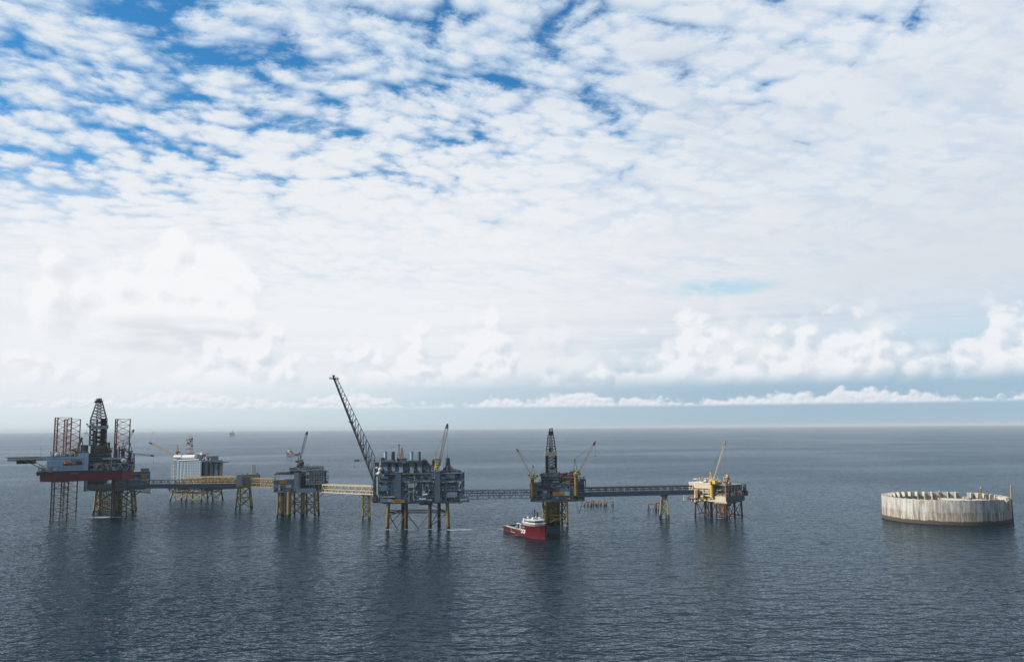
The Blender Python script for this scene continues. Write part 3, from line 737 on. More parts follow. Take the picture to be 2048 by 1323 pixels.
# cantilever and aft deck machinery
ad = MB(); clutter(ad, j.u(178), uRR - 1, 2, 8, zdk, zdk + 9, 90, rng, ('grey_steel', 'light_steel', 'dark_steel', 'beige_steel', 'pale_blue'), 1.1)
clutter(ad, j.u(215, 10), uRR, 8, 20, zdk, zdk + 17, 110, rng, ('dark_steel', 'grey_steel', 'leg_red', 'white_paint', 'dark_steel'), 1.2)
j.B(ad, 176, 925, 200, 941, 10, 14, 'black_steel'); j.B(ad, 205, 921, 262, 941, 18, 40, 'dark_steel'); j.B(ad, 205, 915, 248, 918, 8, 22, 'pale_blue'); j.B(ad, 220, 926, 256, 927.2, 3, 8, 'light_steel'); j.B(ad, 233, 930, 246, 938, 2, 5, 'blue_steel')
for k in range(22): u_ = rng.uniform(j.u(186), j.u(215)); ad.ball((u_, rng.uniform(2, 7), zdk + rng.uniform(1, 9)), rng.uniform(.7, 1.4), rng.choice(('beige_steel', 'pale_blue', 'cream_paint')), 8, 5)
for a_, b_ in (((232, 941), (240, 928)), ((240, 928), (250, 941)), ((252, 941), (258, 930))): j.T(ad, a_[0], a_[1], b_[0], b_[1], 1.5, .45, 'light_steel')
ad.build('deck_equipment', j.o)
sp_ = MB(); sp_.ball(j.P(248, 921, 4), 2.7, 'white_paint', 14, 9); sp_.build('radome', j.o, smooth=True)
# cranes of the rig
crane(j, j.P(152, 912, 4), j.z(152, 903, 4), j.P(153, 899, 4), j.P(163, 876, 4), 1.8, 2.4, 'ochre_paint', 'ochre_paint', 6, True, 3.5, 1, 1, tipm='ochre_paint', wt=2.2)
kb = MB(); kb.tube(j.P(163, 876, 4), j.P(165.5, 890, 4), 1.0, 'ochre_paint', 4, .5); j.T(kb, 155, 900, 163, 876, 4, 1.3, 'ochre_paint'); kb.build('knuckle_boom', j.o)
crane(j, (j.u(245, 24), 24, zdk), j.z(245, 903, 24), j.P(246, 900, 24), j.P(267.5, 859, 24), 1.6, 2.0, 'leg_red', 'beige_steel', 10, True, 3.5, 9, 1)
crane(j, (uRR - 4, 14, zdk), j.z(252, 906, 14), j.P(254, 905, 14), j.P(307.5, 911, 14), 1.3, 1.8, 'dark_steel', 'dark_steel', 14, True, 3, 10, 1, rope=7)
pst = MB(); p = Vector((uRR - .5, 14, zdk)); pst.lattice(p, (p.x, p.y, j.z(266, 908, 14)), 2.6, 1.6, 6, .25, .18, 'grey_steel'); pst.build('boom_rest', j.o)
crane(j, (j.u(186, 26), 26, zA - 4), j.z(186, 868, 26), j.P(186, 862, 26), j.P(173.5, 847, 26), .7, 1.4, 'dark_steel', 'black_steel', 4, False, 1.2, 1.5, -1)
mz = MB()
for px_i, y0 in ((238.6, 892), (243.5, 896), (234, 898), (231, 886)): j.T(mz, px_i, 935, px_i, y0, 16, .75, 'dark_steel', 8)
mz.build('vent_stack', j.o)

# =================================================================== wellhead platform under the rig
rng = random.Random(12)
w_ = Frame('wellhead_platform', 'grey wellhead platform on a yellow jacket standing partly beneath the jack-up rig', 'oil platform', 187, 1056, 24)
u0, u1 = w_.u(169, 0), w_.u(292, 0); zl = w_.z(230, 978.5); zm = w_.z(230, 968); zu = w_.z(230, 957)
S, Q = MB(), MB()
deck_block(S, Q, u0, u1, 0, 36, [zl, zm, zu], 9, rng, 'grey_steel', ('grey_steel', 'dark_steel'), dens=.5)
w_.B(S, 174, 968, 228, 978, -.4, 0.1, 'grey_steel'); w_.B(S, 174, 958, 214, 966, -.3, 0.1, 'dark_steel'); w_.B(S, 170, 960, 175, 980, -.6, 3, 'pale_blue'); w_.B(S, 228, 957, 270, 981, -.5, 0.1, 'grey_steel')
S.build('deck', w_.o); Q.build('equipment', w_.o)
S, Q = MB(), MB(); v0 = -2
ux0, ux1 = w_.u(262, v0), w_.u(300, v0)
deck_block(S, Q, ux0, ux1, v0, 26, [w_.z(280, 967, v0), w_.z(280, 957, v0), w_.z(280, 947, v0), w_.z(280, 942, v0)], 5, rng, 'grey_steel', ('grey_steel', 'blue_steel', 'light_steel'), 'light_steel', dens=1.2)
w_.B(S, 281, 935.5, 298, 947, v0 + 4, v0 + 16, 'grey_steel'); w_.B(S, 260, 968, 296, 975, v0 - .1, 20, 'blue_cladding')
S.build('wellhead_module', w_.o); Q.build('equipment', w_.o)
sg = MB(); w_.B(sg, 283, 948.5, 293, 955, v0 - .5, v0 - .3, 'sign_orange'); sg.build('sign', w_.o)
cl_ = MB()
for k in range(9): u_ = ux0 + (ux1 - ux0) * k / 8; cl_.tube((u_, v0 - .4, w_.z(280, 968, v0)), (u_, v0 - .4, w_.z(280, 956, v0)), .2, 'light_steel')
for q in (956, 960, 964): w_.T(cl_, 262, q, 300, q, v0 - .4, .18, 'light_steel')
cl_.build('wind_screen', w_.o)
zj = w_.z(230, 979)
def L2(px1, px2, v, va=None):
    return (w_.u(px1, v, 985), v, w_.u(px2, v if va is None else va, 1015), v if va is None else va)
jl = [L2(193.5, 187.5, 3, 0), L2(230, 232, 3, 0), L2(262, 266, 3, 0), L2(268, 272, 30, 33), L2(236, 238, 30, 33), L2(203, 198, 30, 33)]
jacket(w_, jl, zj, 1.3, .55, 'jacket_yellow', [2, zj * .42, zj - 1], 'X', [(0, 1), (1, 2), (2, 3), (3, 4), (4, 5), (5, 0)])
conductors(w_, [(w_.u(201 + k % 8 * 3.4, 8), 8 + (k // 8) * 6) for k in range(20)], -6, zj, .5, ('sign_orange', 'yellow_paint', 'ochre_paint'))
conductors(w_, [(w_.u(238 + k % 4 * 2.6, 8), 8 + (k // 4) * 5) for k in range(8)], -6, zj, .6, ('ochre_paint', 'rust_steel'))
cn = MB(); zc = w_.z(300, 975); cn.lattice((w_.u(262), 4, zc - 2), (w_.u(302), 4, zc - 3.5), 3, 6, 7, .4, .3, 'ochre_paint'); cn.tube((w_.u(266), 3, zj * .62), (w_.u(283), 3, zc - 3), .7, 'jacket_yellow', 8); cn.build('bridge_bracket', w_.o)
bg_ = MB(); w_.B(bg_, 226, 979, 234, 1021, 1.5, 9, 'dark_steel'); bg_.build('riser_caisson', w_.o)

# =================================================================== accommodation platform behind the bridge
rng = random.Random(13)
L_ = Frame('accommodation_platform', 'distant white accommodation platform with rows of windows, lattice mast and yellow crane', 'oil platform', 400, 1225, -22)
uf = L_.u(340, 0, 940); zb1 = L_.z(380, 968.5); zt1 = L_.z(380, 921)
a = MB(); a.box(L_.u(350, 0, 940), 0, 0, 44, zb1 - 3, zt1, 'pale_blue'); a.box(L_.u(350, 0, 940), 0, -.06, -.01, zb1 + 4, zb1 + 4.4, 'grey_steel')
for k in range(9): z_ = zb1 + 2 + (zt1 - zb1 - 3) * k / 8; a.box(L_.u(351, 0, 940), -.3, -.32, -.07, z_ - .12, z_ + .12, 'light_steel')
for k in range(8): u_ = L_.u(353.5, 0, 940) * (1 - k / 7) - 1.2; a.box(u_ - .15, u_ + .15, -.30, -.08, zb1, zt1 - .5, 'grey_steel')
acc = a.build('accommodation_block', L_.o)
def wallgrid(uA_, uB_, zA_, zB_, nu, nz):
    for i in range(nu):
        for k in range(nz):
            m = MB(); u_ = uA_ + (uB_ - uA_) * (i + .5) / nu; z_ = zA_ + (zB_ - zA_) * (k + .5) / nz
            m.box(u_ - .9, u_ + .9, -.45, -.05, z_ + .55, z_ + .9, 'light_steel'); m.box(u_ - .7, u_ + .7, -.12, -.03, z_ - .7, z_ + .55, 'window_glass'); m.build('window', acc)
wallgrid(L_.u(354, 0, 940), -2.0, zb1 + 2, zt1 - 1, 7, 8)
tw = MB()
v_ = 4
for k in range(4): tw.box(.02, 3.2, v_, v_ + 6.5, zb1 - 3, zt1 + (0 if k < 2 else -2 - k), ('blue_cladding', 'grey_steel', 'pale_blue', 'beige_steel')[k]); v_ += 10.2
tw.box(.01, .3, 1, 43.5, zb1 - 3, zt1 - 2, 'black_steel'); tw.build('stair_tower', L_.o)
st = MB(); clutter(st, L_.u(343, 1, 940) , L_.u(352, 1, 940), -2, 10, zb1 - 3, zt1 + 5, 60, rng, ('light_steel', 'white_paint', 'grey_steel'), .7)
for k in range(6): st.box(L_.u(343, 0, 940), L_.u(352, 0, 940), -1, 12, zb1 + k * 5.2, zb1 + k * 5.2 + .4, 'light_steel')
clutter(st, L_.u(332, -3, 960), L_.u(372, -3, 960), -6, -2, zb1 - 4, zb1 + 4, 70, rng, ('grey_steel', 'light_steel', 'dark_steel', 'rust_steel'), .8); st.build('stair_frame', L_.o)
rf = MB(); L_.B(rf, 347, 912, 396, 921, 6, 24, 'light_steel')
rf.tube(L_.P(367, 914, 3), L_.P(392, 913.5, 3), 3.4, 'white_paint', 14); rf.tube(L_.P(349, 913, 3), L_.P(364, 913, 3), 2.6, 'white_paint', 14)
L_.T(rf, 357, 920, 398, 918.5, -.5, .7, 'white_paint', 8); clutter(rf, L_.u(346, 4, 920), 4, 4, 30, zt1, zt1 + 9, 60, rng, ('light_steel', 'grey_steel', 'white_paint'), .9)
L_.B(rf, 386, 905, 404, 909, 14, 30, 'white_paint'); L_.B(rf, 389, 909, 402, 916, 16, 26, 'grey_steel'); L_.B(rf, 398, 913, 412, 921, 14, 40, 'grey_steel'); L_.B(rf, 404, 911.5, 418, 913.5, 20, 40, 'beige_steel')
rf.build('roof_equipment', L_.o)
hd = MB(); q = L_.Q(430, 922, 2); hc = (q.x + 6, q.y + 4); hd.prism([(hc[0] + 13 * math.cos(k * math.pi / 4), hc[1] + 13 * math.sin(k * math.pi / 4)) for k in range(8)], q.z - 1.5, q.z - .6, 'dark_steel', 'deck_green')
hd.tube((hc[0], hc[1], q.z - 1.5), (2, hc[1], q.z - 14), .5, 'dark_steel'); hd.tube((hc[0] + 8, hc[1], q.z - 1.5), (2, hc[1], q.z - 10), .4, 'dark_steel'); hd.build('helideck', L_.o)
ms = MB(); p, q = L_.P(379, 914, 10), L_.P(379, 872, 10); ms.lattice(p, q, 6, 5.5, 9, .3, .2, 'red_paint', mats=['light_steel', 'red_paint'])
for px_i, py_ in ((384, 877), (384, 891), (376, 885), (381, 882)): ms.ball(L_.P(px_i, py_, 6.5), 1.5, 'dark_steel', 8, 5)
L_.T(ms, 372, 881.5, 387, 881.5, 9, .3, 'grey_steel'); L_.T(ms, 379, 872, 379, 868, 10, .15, 'dark_steel'); L_.T(ms, 382, 872, 382, 869.5, 10, .12, 'dark_steel'); ms.build('lattice_mast', L_.o)
crane(L_, L_.P(353.5, 918, 8), L_.z(353.5, 906, 8), L_.P(346, 908, 8), L_.P(298.5, 884, 8), 1.6, 2.2, 'yellow_paint', 'yellow_paint', 12, True, 3, 11, -1, rope=10)
S, Q = MB(), MB(); ud0 = L_.u(334, -2, 970); deck_block(S, Q, ud0, 3, -2, 46, [zb1 - 8, zb1 - 3], 8, rng, 'dark_steel', ('grey_steel', 'dark_steel'), 'grey_steel', dens=.6)
S.prism([(3, 8), (3, 46), (14, 58), (30, 58), (16, 30)], zb1 - 8, zb1 + 3, 'dark_steel'); S.build('deck', L_.o); Q.build('equipment', L_.o)
clr = MB(); clutter(clr, 5, 14, 30, 50, zb1 + 3, zb1 + 9, 30, rng, ('dark_steel', 'grey_steel'), .8); clr.build('equipment', L_.o)
zj = zb1 - 8; ua_, ub_ = ud0 + 8, 0.5
jacket(L_, [(ua_, 2, ua_ - 3, 0), ((ua_ + ub_) / 2, 2, (ua_ + ub_) / 2, 0), (ub_, 2, ub_ + 2, 0), (ub_, 22, ub_ + 3, 22), (ub_, 42, ub_ + 2, 44), ((ua_ + ub_) / 2, 42, (ua_ + ub_) / 2, 44), (ua_, 42, ua_ - 3, 44), (ua_, 22, ua_ - 3, 22)], zj, 1.15, .5, 'yellow_paint', [1.0, zj - 4, zj - .5], 'V')
br = MB(); 
for v_ in (1, 12, 24): br.tube((ud0, v_, zj), (ua_ - 1, v_, zj - 5), .5, 'yellow_paint'); br.box(ud0 + 8, 2, v_, v_ + .5, zj - 5, zj - 4.2, 'yellow_paint')
br.build('deck_bracket', L_.o)

# =================================================================== bridge support platform with a module
rng = random.Random(14)
t_ = Frame('bridge_support_platform', 'small grey module on a four-legged yellow jacket where two bridges meet', 'bridge support', 496, 1105, 16)
S = MB(); t_.B(S, 473, 948, 520, 971, 0, 13, 'grey_steel'); t_.B(S, 473, 950, 485, 973, -.8, 0, 'light_steel'); t_.B(S, 486, 948, 519, 955, -.5, -0.02, 'beige_steel'); t_.B(S, 472, 971, 520, 973.5, -1, 14, 'yellow_paint')
t_.T(S, 486, 951, 497, 972, -1.2, .5, 'yellow_paint'); t_.T(S, 486, 951, 486, 973, -1.2, .4, 'yellow_paint'); S.build('module', t_.o)
Q = MB(); clutter(Q, t_.u(474), t_.u(518), 1, 11, t_.z(490, 948), t_.z(490, 945), 14, rng, GM, .5); Q.build('roof_equipment', t_.o)
m = MB(); m.lattice(t_.P(508, 948, 6), t_.P(508, 929, 6), 3.8, 3.6, 5, .3, .22, 'cream_paint'); m.build('lattice_mast', t_.o)
zj = t_.z(496, 973)
jacket(t_, [(t_.u(476.5, 0, 980), 0, t_.u(471.5, 0, 1012), -1), (t_.u(498, 0, 980), 0, t_.u(502, 0, 1012), -1), (t_.u(500, 16, 980), 16, t_.u(505, 17, 1009), 17), (t_.u(481, 16, 980), 16, t_.u(480, 17, 1009), 17)], zj, 1.0, .5, 'jacket_yellow', [1.2, zj * .5, zj - .8], 'X')

# =================================================================== compressor platform left of centre
rng = random.Random(15)
c_ = Frame('drilling_platform', 'grey platform with a white pipe-frame deck and brown crane, left of the flare boom', 'oil platform', 600, 1000, 8)
S, Q = MB(), MB(); z0_, z1_, z2_, z3_ = (c_.z(600, y_) for y_ in (982, 968, 950, 943))
deck_block(S, Q, c_.u(548), c_.u(587, 0), 0, 32, [z0_, c_.z(570, 968.5), c_.z(570, 959)], 5, rng, 'grey_steel', ('grey_steel', 'light_steel', 'dark_steel'), 'light_steel', dens=1.3)
deck_block(S, Q, c_.u(600), c_.u(648, 0), 0, 32, [z0_, z1_, c_.z(625, 956), c_.z(625, 944)], 6, rng, 'dark_steel', ('beige_steel', 'grey_steel', 'pipe_grey', 'ochre_paint', 'light_steel'), 'light_steel', dens=1.8)
c_.B(S, 547, 960, 587, 968, -.6, -.3, 'grey_steel'); c_.B(S, 588, 944.5, 601, 981, -.8, 8, 'light_steel'); c_.B(S, 597, 944.5, 601, 981, -1.1, -.82, 'grey_steel'); c_.B(S, 596, 976, 632, 984, -1.4, -.85, 'pale_blue'); c_.B(S, 601, 951, 611, 975, -.3, 2, 'black_steel')
S.build('deck', c_.o); Q.build('equipment', c_.o)
g_ = MB()
for k in range(8): x_ = 613 + k * 4.9; c_.T(g_, x_, 967, x_ + .3, 946, -1.2, .22, 'white_paint')
for k in range(5): c_.T(g_, 613, 947 + k * 5, 648, 947 + k * 5, -1.2, .2, 'white_paint')
for k in range(4): c_.T(g_, 613 + k * 9, 967, 622 + k * 9, 957, -1.2, .18, 'white_paint')
g_.build('pipe_frame', c_.o)
g_ = MB()
for k in range(7): c_.T(g_, 547.5 + k * 6.3, 981, 547.5 + k * 6.3, 968, -.8, .25, 'light_steel'); c_.T(g_, 547.5 + k * 6.3, 981, 550.5 + k * 6.3, 973, -.8, .22, 'light_steel')
c_.T(g_, 547, 974, 588, 974, -.8, .25, 'light_steel'); c_.B(g_, 549, 959, 551, 948, -.5, 0, 'light_steel'); c_.B(g_, 557, 959, 558, 950, -.5, 0, 'light_steel'); g_.build('side_frame', c_.o)
r_ = MB(); c_.B(r_, 549, 946.5, 588, 948.5, -1, 26, 'dark_steel'); clutter(r_, c_.u(552), c_.u(590), 0, 10, c_.z(570, 946.5), c_.z(570, 943.5), 35, rng, ('dark_steel', 'rust_steel', 'grey_steel'), .5)
c_.B(r_, 579, 938.5, 646, 941, -1, 28, 'light_steel'); c_.B(r_, 579, 934, 589, 940, -.5, 8, 'grey_steel'); clutter(r_, c_.u(588), c_.u(646), 1, 16, c_.z(610, 939), c_.z(610, 932), 110, rng, ('grey_steel', 'dark_steel', 'rust_steel', 'light_steel'), .7)
c_.B(r_, 580, 941, 600, 945, 2, 24, 'dark_steel'); c_.B(r_, 613, 941, 653, 945, 0, 30, 'grey_steel'); c_.B(r_, 612, 944, 618, 949, -1.5, 0, 'white_paint'); c_.B(r_, 638, 936, 646, 944, 1, 8, 'grey_steel')
for px_i, y0 in ((613, 927), (617, 928), (632, 929), (605, 932)): c_.T(r_, px_i, 940, px_i, y0, 5, .25, 'beige_steel')
c_.T(r_, 611, 928.3, 617.5, 927.6, 5, .3, 'beige_steel'); r_.build('roof_deck', c_.o)
sg = MB(); c_.B(sg, 560, 960.5, 573, 966.5, -.95, -.65, 'sign_orange'); sg.build('sign', c_.o)
dk = MB(); clutter(dk, c_.u(646), c_.u(655, 4), 2, 26, z0_, z3_, 60, rng, ('grey_steel', 'blue_steel', 'dark_steel'), .8); dk.build('pipework', c_.o)
crane(c_, c_.P(600, 938, 8), c_.z(600, 926, 8), c_.P(600, 920, 8), c_.P(614.5, 863, 8), 1.9, 2.4, 'ochre_paint', 'ochre_paint', 14, True, 3.6, 11, 1, tipm='black_steel', cr=.22)
cc2 = MB(); clutter(cc2, c_.u(594, 7), c_.u(607, 7), 5, 9, c_.z(600, 934, 7), c_.z(600, 915, 7), 40, rng, ('ochre_paint', 'rust_steel', 'dark_steel'), .6); cc2.build('crane_machinery', c_.o)
zj = z0_ - .5; jl = []
for a_, b_, v_ in ((557, 555, 1), (580, 580, 1), (605, 605, 1), (628.5, 630, 1)): jl.append((c_.u(a_, v_, 985), v_, c_.u(b_, v_, 1025), v_ - 1))
jl2 = [(a_ + 2, 28, b_ + 2, 30) for a_, _, b_, _ in jl]
jacket(c_, jl + jl2[::-1], zj, 1.15, .5, 'jacket_yellow', [1.5, zj * .5, zj - .6], 'X')
conductors(c_, [(c_.u(561 + k % 6 * 2.9, 6), 7 + (k // 6) * 9) for k in range(12)], -6, zj, .36, ('jacket_yellow', 'rust_steel', 'ochre_paint'))
cs = MB(); 
cs.tube((c_.u(579.5, 0), -.5, 3), (c_.u(579.5, 0), -.5, zj), 2.5, 'jacket_yellow', 16); cs.tube((c_.u(579.5, 0), -.5, -6), (c_.u(579.5, 0), -.5, 3), 2.52, 'marine_growth', 16)
cs.tube((c_.u(606, 0), 3, 3), (c_.u(606, 0), 3, zj), 2.5, 'jacket_yellow', 16); cs.tube((c_.u(606, 0), 3, -6), (c_.u(606, 0), 3, 3), 2.52, 'marine_growth', 16); cs.build('caisson', c_.o)
cn = MB(); cn.tube((c_.u(630), 1, zj * .6), (c_.u(650), 2, zj - .5), .5, 'jacket_yellow', 6); cn.tube((c_.u(630), 20, zj * .6), (c_.u(650), 20, zj - .5), .5, 'jacket_yellow', 6); cn.build('bridge_bracket', c_.o)

# =================================================================== support tower by the flare boom
s_ = Frame('bridge_support_tower', 'slim yellow four-legged tower holding up the cream bridge next to the flare boom', 'bridge support', 733, 970, 4)
zj = s_.z(733, 990)
jacket(s_, [(s_.u(726.5, 0, 1000), 0, s_.u(725.5, 0, 1030), 0), (s_.u(739.5, 0, 1000), 0, s_.u(740, 0, 1030), 0), (s_.u(737, 9, 1000), 9, s_.u(738, 9, 1030), 9), (s_.u(725, 9, 1000), 9, s_.u(726, 9, 1030), 9)], zj, .8, .32, 'yellow_paint', [1.2, zj * .33, zj * .67, zj - .6], 'X')
S = MB(); s_.B(S, 723, 988, 743, 991, -1, 10, 'ochre_paint'); S.build('cap', s_.o)
# =================================================================== central process platform
rng = random.Random(21)
J = Frame('process_platform', 'large blue-grey process platform with exhaust stacks and a long leaning flare boom', 'oil platform', 840, 872, 0)
zb = J.z(840, 1003); zt = J.z(840, 945)
S, Q = MB(), MB()
BM = ('blue_steel', 'blue_steel', 'pipe_grey', 'blue_cladding', 'blue_steel', 'pale_blue', 'beige_steel')
lv = [zb] + [J.z(840, y_) for y_ in (992, 979, 962, 945.5)]
deck_block(S, Q, J.u(757), J.u(891), 0, 40, lv, 6, rng, 'blue_steel', BM, 'blue_steel', dens=2.8, brace=.2, core='blue_cladding')
S.build('deck', J.o); Q.build('equipment', J.o)
S, Q = MB(), MB()
deck_block(S, Q, J.u(877), J.u(924), 1, 40, lv, 7, rng, 'blue_steel', BM, 'pale_blue', dens=1.4, brace=.1)
S.build('deck', J.o); Q.build('equipment', J.o)
# tall clad shafts, panels, pale frames
P_ = MB(); J.B(P_, 790.5, 944, 802, 1000, -1.6, 5, 'blue_cladding'); J.B(P_, 790.2, 943, 802.3, 944, -1.8, 5, 'pale_blue'); P_.build('stair_shaft', J.o)
P_ = MB(); J.B(P_, 869, 944, 880.5, 1003, -1.6, 5, 'blue_cladding'); J.B(P_, 868.7, 941, 880.8, 944.5, -1.8, 5, 'blue_steel'); P_.build('stair_shaft', J.o)
for q_ in (
    (816, 965.5, 829, 974.5, -1.2, 1.5, 'light_steel'),
    (761, 970, 775, 981, -.9, 0.5, 'pale_blue'),
    (762, 953, 776, 956, -.9, .3, 'pale_blue'),
    (776, 948, 789, 966, -.5, .4, 'dark_steel'),
    (785, 958, 790, 992, -.9, .3, 'blue_steel'),
    (840, 950, 866, 955, -.6, .4, 'blue_steel'),
    (846, 958, 860, 963, -.6, .4, 'pipe_grey'),
    (850, 968, 866, 974, -.6, .4, 'blue_steel'),
    (803, 956, 813, 961, -.6, .4, 'grey_steel'),
    (893, 984, 914, 994, -.6, 1.2, 'pale_blue'),
    (763, 996.5, 784, 1003, -1.4, 1, 'pale_blue'),
    (892, 948, 910, 956, -.2, 1.2, 'blue_steel'),
    (894, 965, 914, 970, .3, 2, 'dark_steel')):
    P_ = MB(); J.B(P_, *q_); P_.build('cladding_panel', J.o)
for q in (893, 897, 901, 905, 909, 913): P_ = MB(); J.B(P_, q, 984, q + .7, 994, -.9, -.62, 'light_steel'); P_.build('panel_post', J.o)
F_ = MB()
for y_ in (947, 962.5): J.T(F_, 756, y_, 868, y_ - .5, -1.0, .28, 'light_steel')
J.T(F_, 880, 946.2, 923.5, 945.4, -.2, .42, 'pale_blue'); J.T(F_, 881, 964, 923, 962, -.2, .3, 'light_steel'); J.T(F_, 890, 973, 917, 972, -.2, .3, 'light_steel')
J.T(F_, 755, 952, 755, 988, -1.8, .8, 'light_steel', 8); J.T(F_, 755, 988, 759, 993, -1.8, .8, 'light_steel', 8); J.T(F_, 759, 993, 790, 993, -1.8, .4, 'light_steel', 6); J.T(F_, 761, 988, 762, 1003, -1.6, .35, 'light_steel')
for x_ in (774, 783.5, 818, 827, 846, 857): J.T(F_, x_, 992 - (x_ % 5), x_, 966, -1.0, .22, 'light_steel' if x_ % 2 < 1 else 'pale_blue')
J.B(F_, 816, 982, 828, 983, -1.3, -1.1, 'white_paint'); J.T(F_, 818, 983, 818, 1003, -1.2, .25, 'white_paint'); J.T(F_, 827, 983, 827, 997, -1.2, .25, 'white_paint'); J.T(F_, 808, 995, 816, 984, -1.2, .22, 'light_steel'); J.T(F_, 808, 995, 818, 995, -1.2, .22, 'light_steel')
J.T(F_, 831, 992.5, 866, 992.5, -1.1, .28, 'pale_blue'); J.T(F_, 845, 989, 855, 988, -1.4, .7, 'white_paint', 8); J.T(F_, 838, 998, 852, 998, -1.4, 1.1, 'pale_blue', 8); J.T(F_, 853, 1000, 864, 1000, -1.4, .9, 'grey_steel', 8)
for k in range(26): x_ = rng.uniform(757, 922); y_ = rng.choice((948, 964.5, 981, 994.5, 1001)) + rng.uniform(-1, 1); p = J.P(x_, y_, -1.0); F_.box(p.x, p.x + .9, -1.5, -.9, p.z, p.z + .9, 'white_paint')
for k in range(60):
    x_ = rng.uniform(759, 866); y_ = rng.uniform(949, 998); dx_ = rng.uniform(2, 12); v_ = rng.uniform(-1.4, -.4); J.T(F_, x_, y_, min(866, x_ + dx_), y_, v_, rng.uniform(.12, .3), rng.choice(('blue_steel', 'pipe_grey', 'light_steel', 'dark_steel', 'pale_blue')))
    if k % 2: J.T(F_, x_, y_, x_, min(1000, y_ + rng.uniform(2, 9)), v_, rng.uniform(.12, .28), rng.choice(('blue_steel', 'pipe_grey', 'light_steel')))
for k in range(25):
    x_ = rng.uniform(882, 922); y_ = rng.uniform(948, 998); J.T(F_, x_, y_, min(922, x_ + rng.uniform(2, 9)), y_, rng.uniform(-.6, .3), rng.uniform(.12, .28), rng.choice(('blue_steel', 'pipe_grey', 'light_steel', 'dark_steel')))
F_.build('pipework', J.o)
for x_, y_, r_ in ((760.5, 938, 2.4), (758.5, 946, 2.4), (753.5, 935, 1.3), (753.5, 947, 1.2)):
    vm = MB(); p = J.P(x_, y_, -1.5); vm.tube(p, (p.x, 14, p.z), r_ * .9, 'light_steel', 14); vm.ball(p, r_ * .9, 'white_paint', 14, 8); vm.build('pressure_vessel', J.o, smooth=True)
T_ = MB(); J.B(T_, 749, 924, 755, 964, 2, 12, 'dark_steel'); J.B(T_, 746, 964, 757, 998, 3, 24, 'dark_steel'); clutter(T_, J.u(743), J.u(758), 0, 4, J.z(750, 1002), J.z(750, 965), 50, rng, ('dark_steel', 'grey_steel', 'ochre_paint'), .7); J.B(T_, 745, 998, 753, 1000.5, -.5, 6, 'ochre_paint'); J.B(T_, 745, 1000, 762, 1005, .5, 20, 'dark_steel'); T_.build('flare_tower_base', J.o)
# upper modules: compressor housings with hoods and stacks
U_ = MB(); J.B(U_, 760, 930, 862, 945, 3.5, 34, 'blue_cladding'); J.B(U_, 762, 924.5, 846, 931, 2.5, 30, 'dark_steel')
for x0, x1 in ((767, 775), (783, 790), (798, 806), (820, 828), (835, 843.5)): J.B(U_, x0, 932, x1, 945, .3, 8, 'pale_blue'); J.B(U_, x0 - 1, 925.5, x1 + 1, 931.5, -.2, 9, 'dark_steel'); J.B(U_, x0 - .5, 931.3, x1 + .5, 932.2, -.1, 8.2, 'grey_steel')
for x0, x1 in ((775.5, 782), (791, 797), (807, 812), (812.5, 818)): J.B(U_, x0, 933, x1, 941, 1.5, 6, 'blue_steel')
J.B(U_, 765, 923, 800, 925.6, -.3, 10, 'dark_steel'); J.B(U_, 773, 919, 787, 924, 3, 12, 'grey_steel'); J.B(U_, 762, 914.5, 768, 926, 4, 9, 'dark_steel'); J.B(U_, 799, 916, 812, 926, 2, 12, 'grey_steel'); J.B(U_, 798.5, 915, 813, 916.2, 1.5, 12.5, 'light_steel'); J.B(U_, 818, 921, 829, 930, 1, 10, 'dark_steel'); J.B(U_, 834, 921, 845, 930, 1, 10, 'dark_steel')
clutter(U_, J.u(757), J.u(866), -.5, 3, J.z(800, 945), J.z(800, 940), 70, rng, ('dark_steel', 'blue_steel', 'grey_steel', 'rust_steel'), .7)
clutter(U_, J.u(762), J.u(848), 3, 10, J.z(800, 926), J.z(800, 918), 60, rng, ('dark_steel', 'grey_steel', 'blue_steel', 'beige_steel'), .7)
U_.build('compressor_module', J.o)
U_ = MB(); 
for x_, y0 in ((846.5, 919), (850, 917.5), (853.5, 920), (856.5, 925), (858.5, 927)): J.T(U_, x_, 945, x_, y0, 5, 1.0, 'dark_steel', 10)
clutter(U_, J.u(844), J.u(866), 0, 8, J.z(855, 945), J.z(855, 934), 46, rng, BM, .8); J.B(U_, 845, 930, 859, 945, 6, 20, 'dark_steel'); U_.build('vent_stack', J.o)
U_ = MB()
for k in range(16): x_ = 886 + k * 2.3; y0 = 936 + max(0, (x_ - 899)) * .32 - (7 if 888 < x_ < 900 else 0) * (1 - abs(x_ - 894) / 9); J.B(U_, x_, y0, x_ + 2.4, 945.6, 3 + (k % 3), 22, ('dark_steel', 'grey_steel')[k % 2])
clutter(U_, J.u(880), J.u(922), .5, 3, J.z(900, 945.6), J.z(900, 940), 40, rng, ('dark_steel', 'grey_steel', 'rust_steel'), .7)
J.T(U_, 894.5, 940, 894.5, 915, 5, 1.7, 'dark_steel', 12); J.T(U_, 897.5, 940, 897.5, 916, 7, 1.2, 'dark_steel', 10); J.B(U_, 891, 926, 900, 940, 3.2, 10, 'dark_steel')
for x_, y0 in ((887, 925), (889.5, 923), (901, 931)): J.T(U_, x_, 942, x_, y0, 3, .2, 'grey_steel')
U_.build('exhaust_housing', J.o)
for x_, v_, m_ in ((771.2, 6, 'pale_blue'), (786.2, 7, 'dark_steel'), (823.5, 6, 'pale_blue'), (838.3, 6, 'blue_steel')):
    m = MB(); J.T(m, x_, 926, x_, 903, v_, 1.75, m_, 16); J.T(m, x_, 903, x_, 902.4, v_, 1.9, 'dark_steel', 16); m.build('exhaust_stack', J.o)
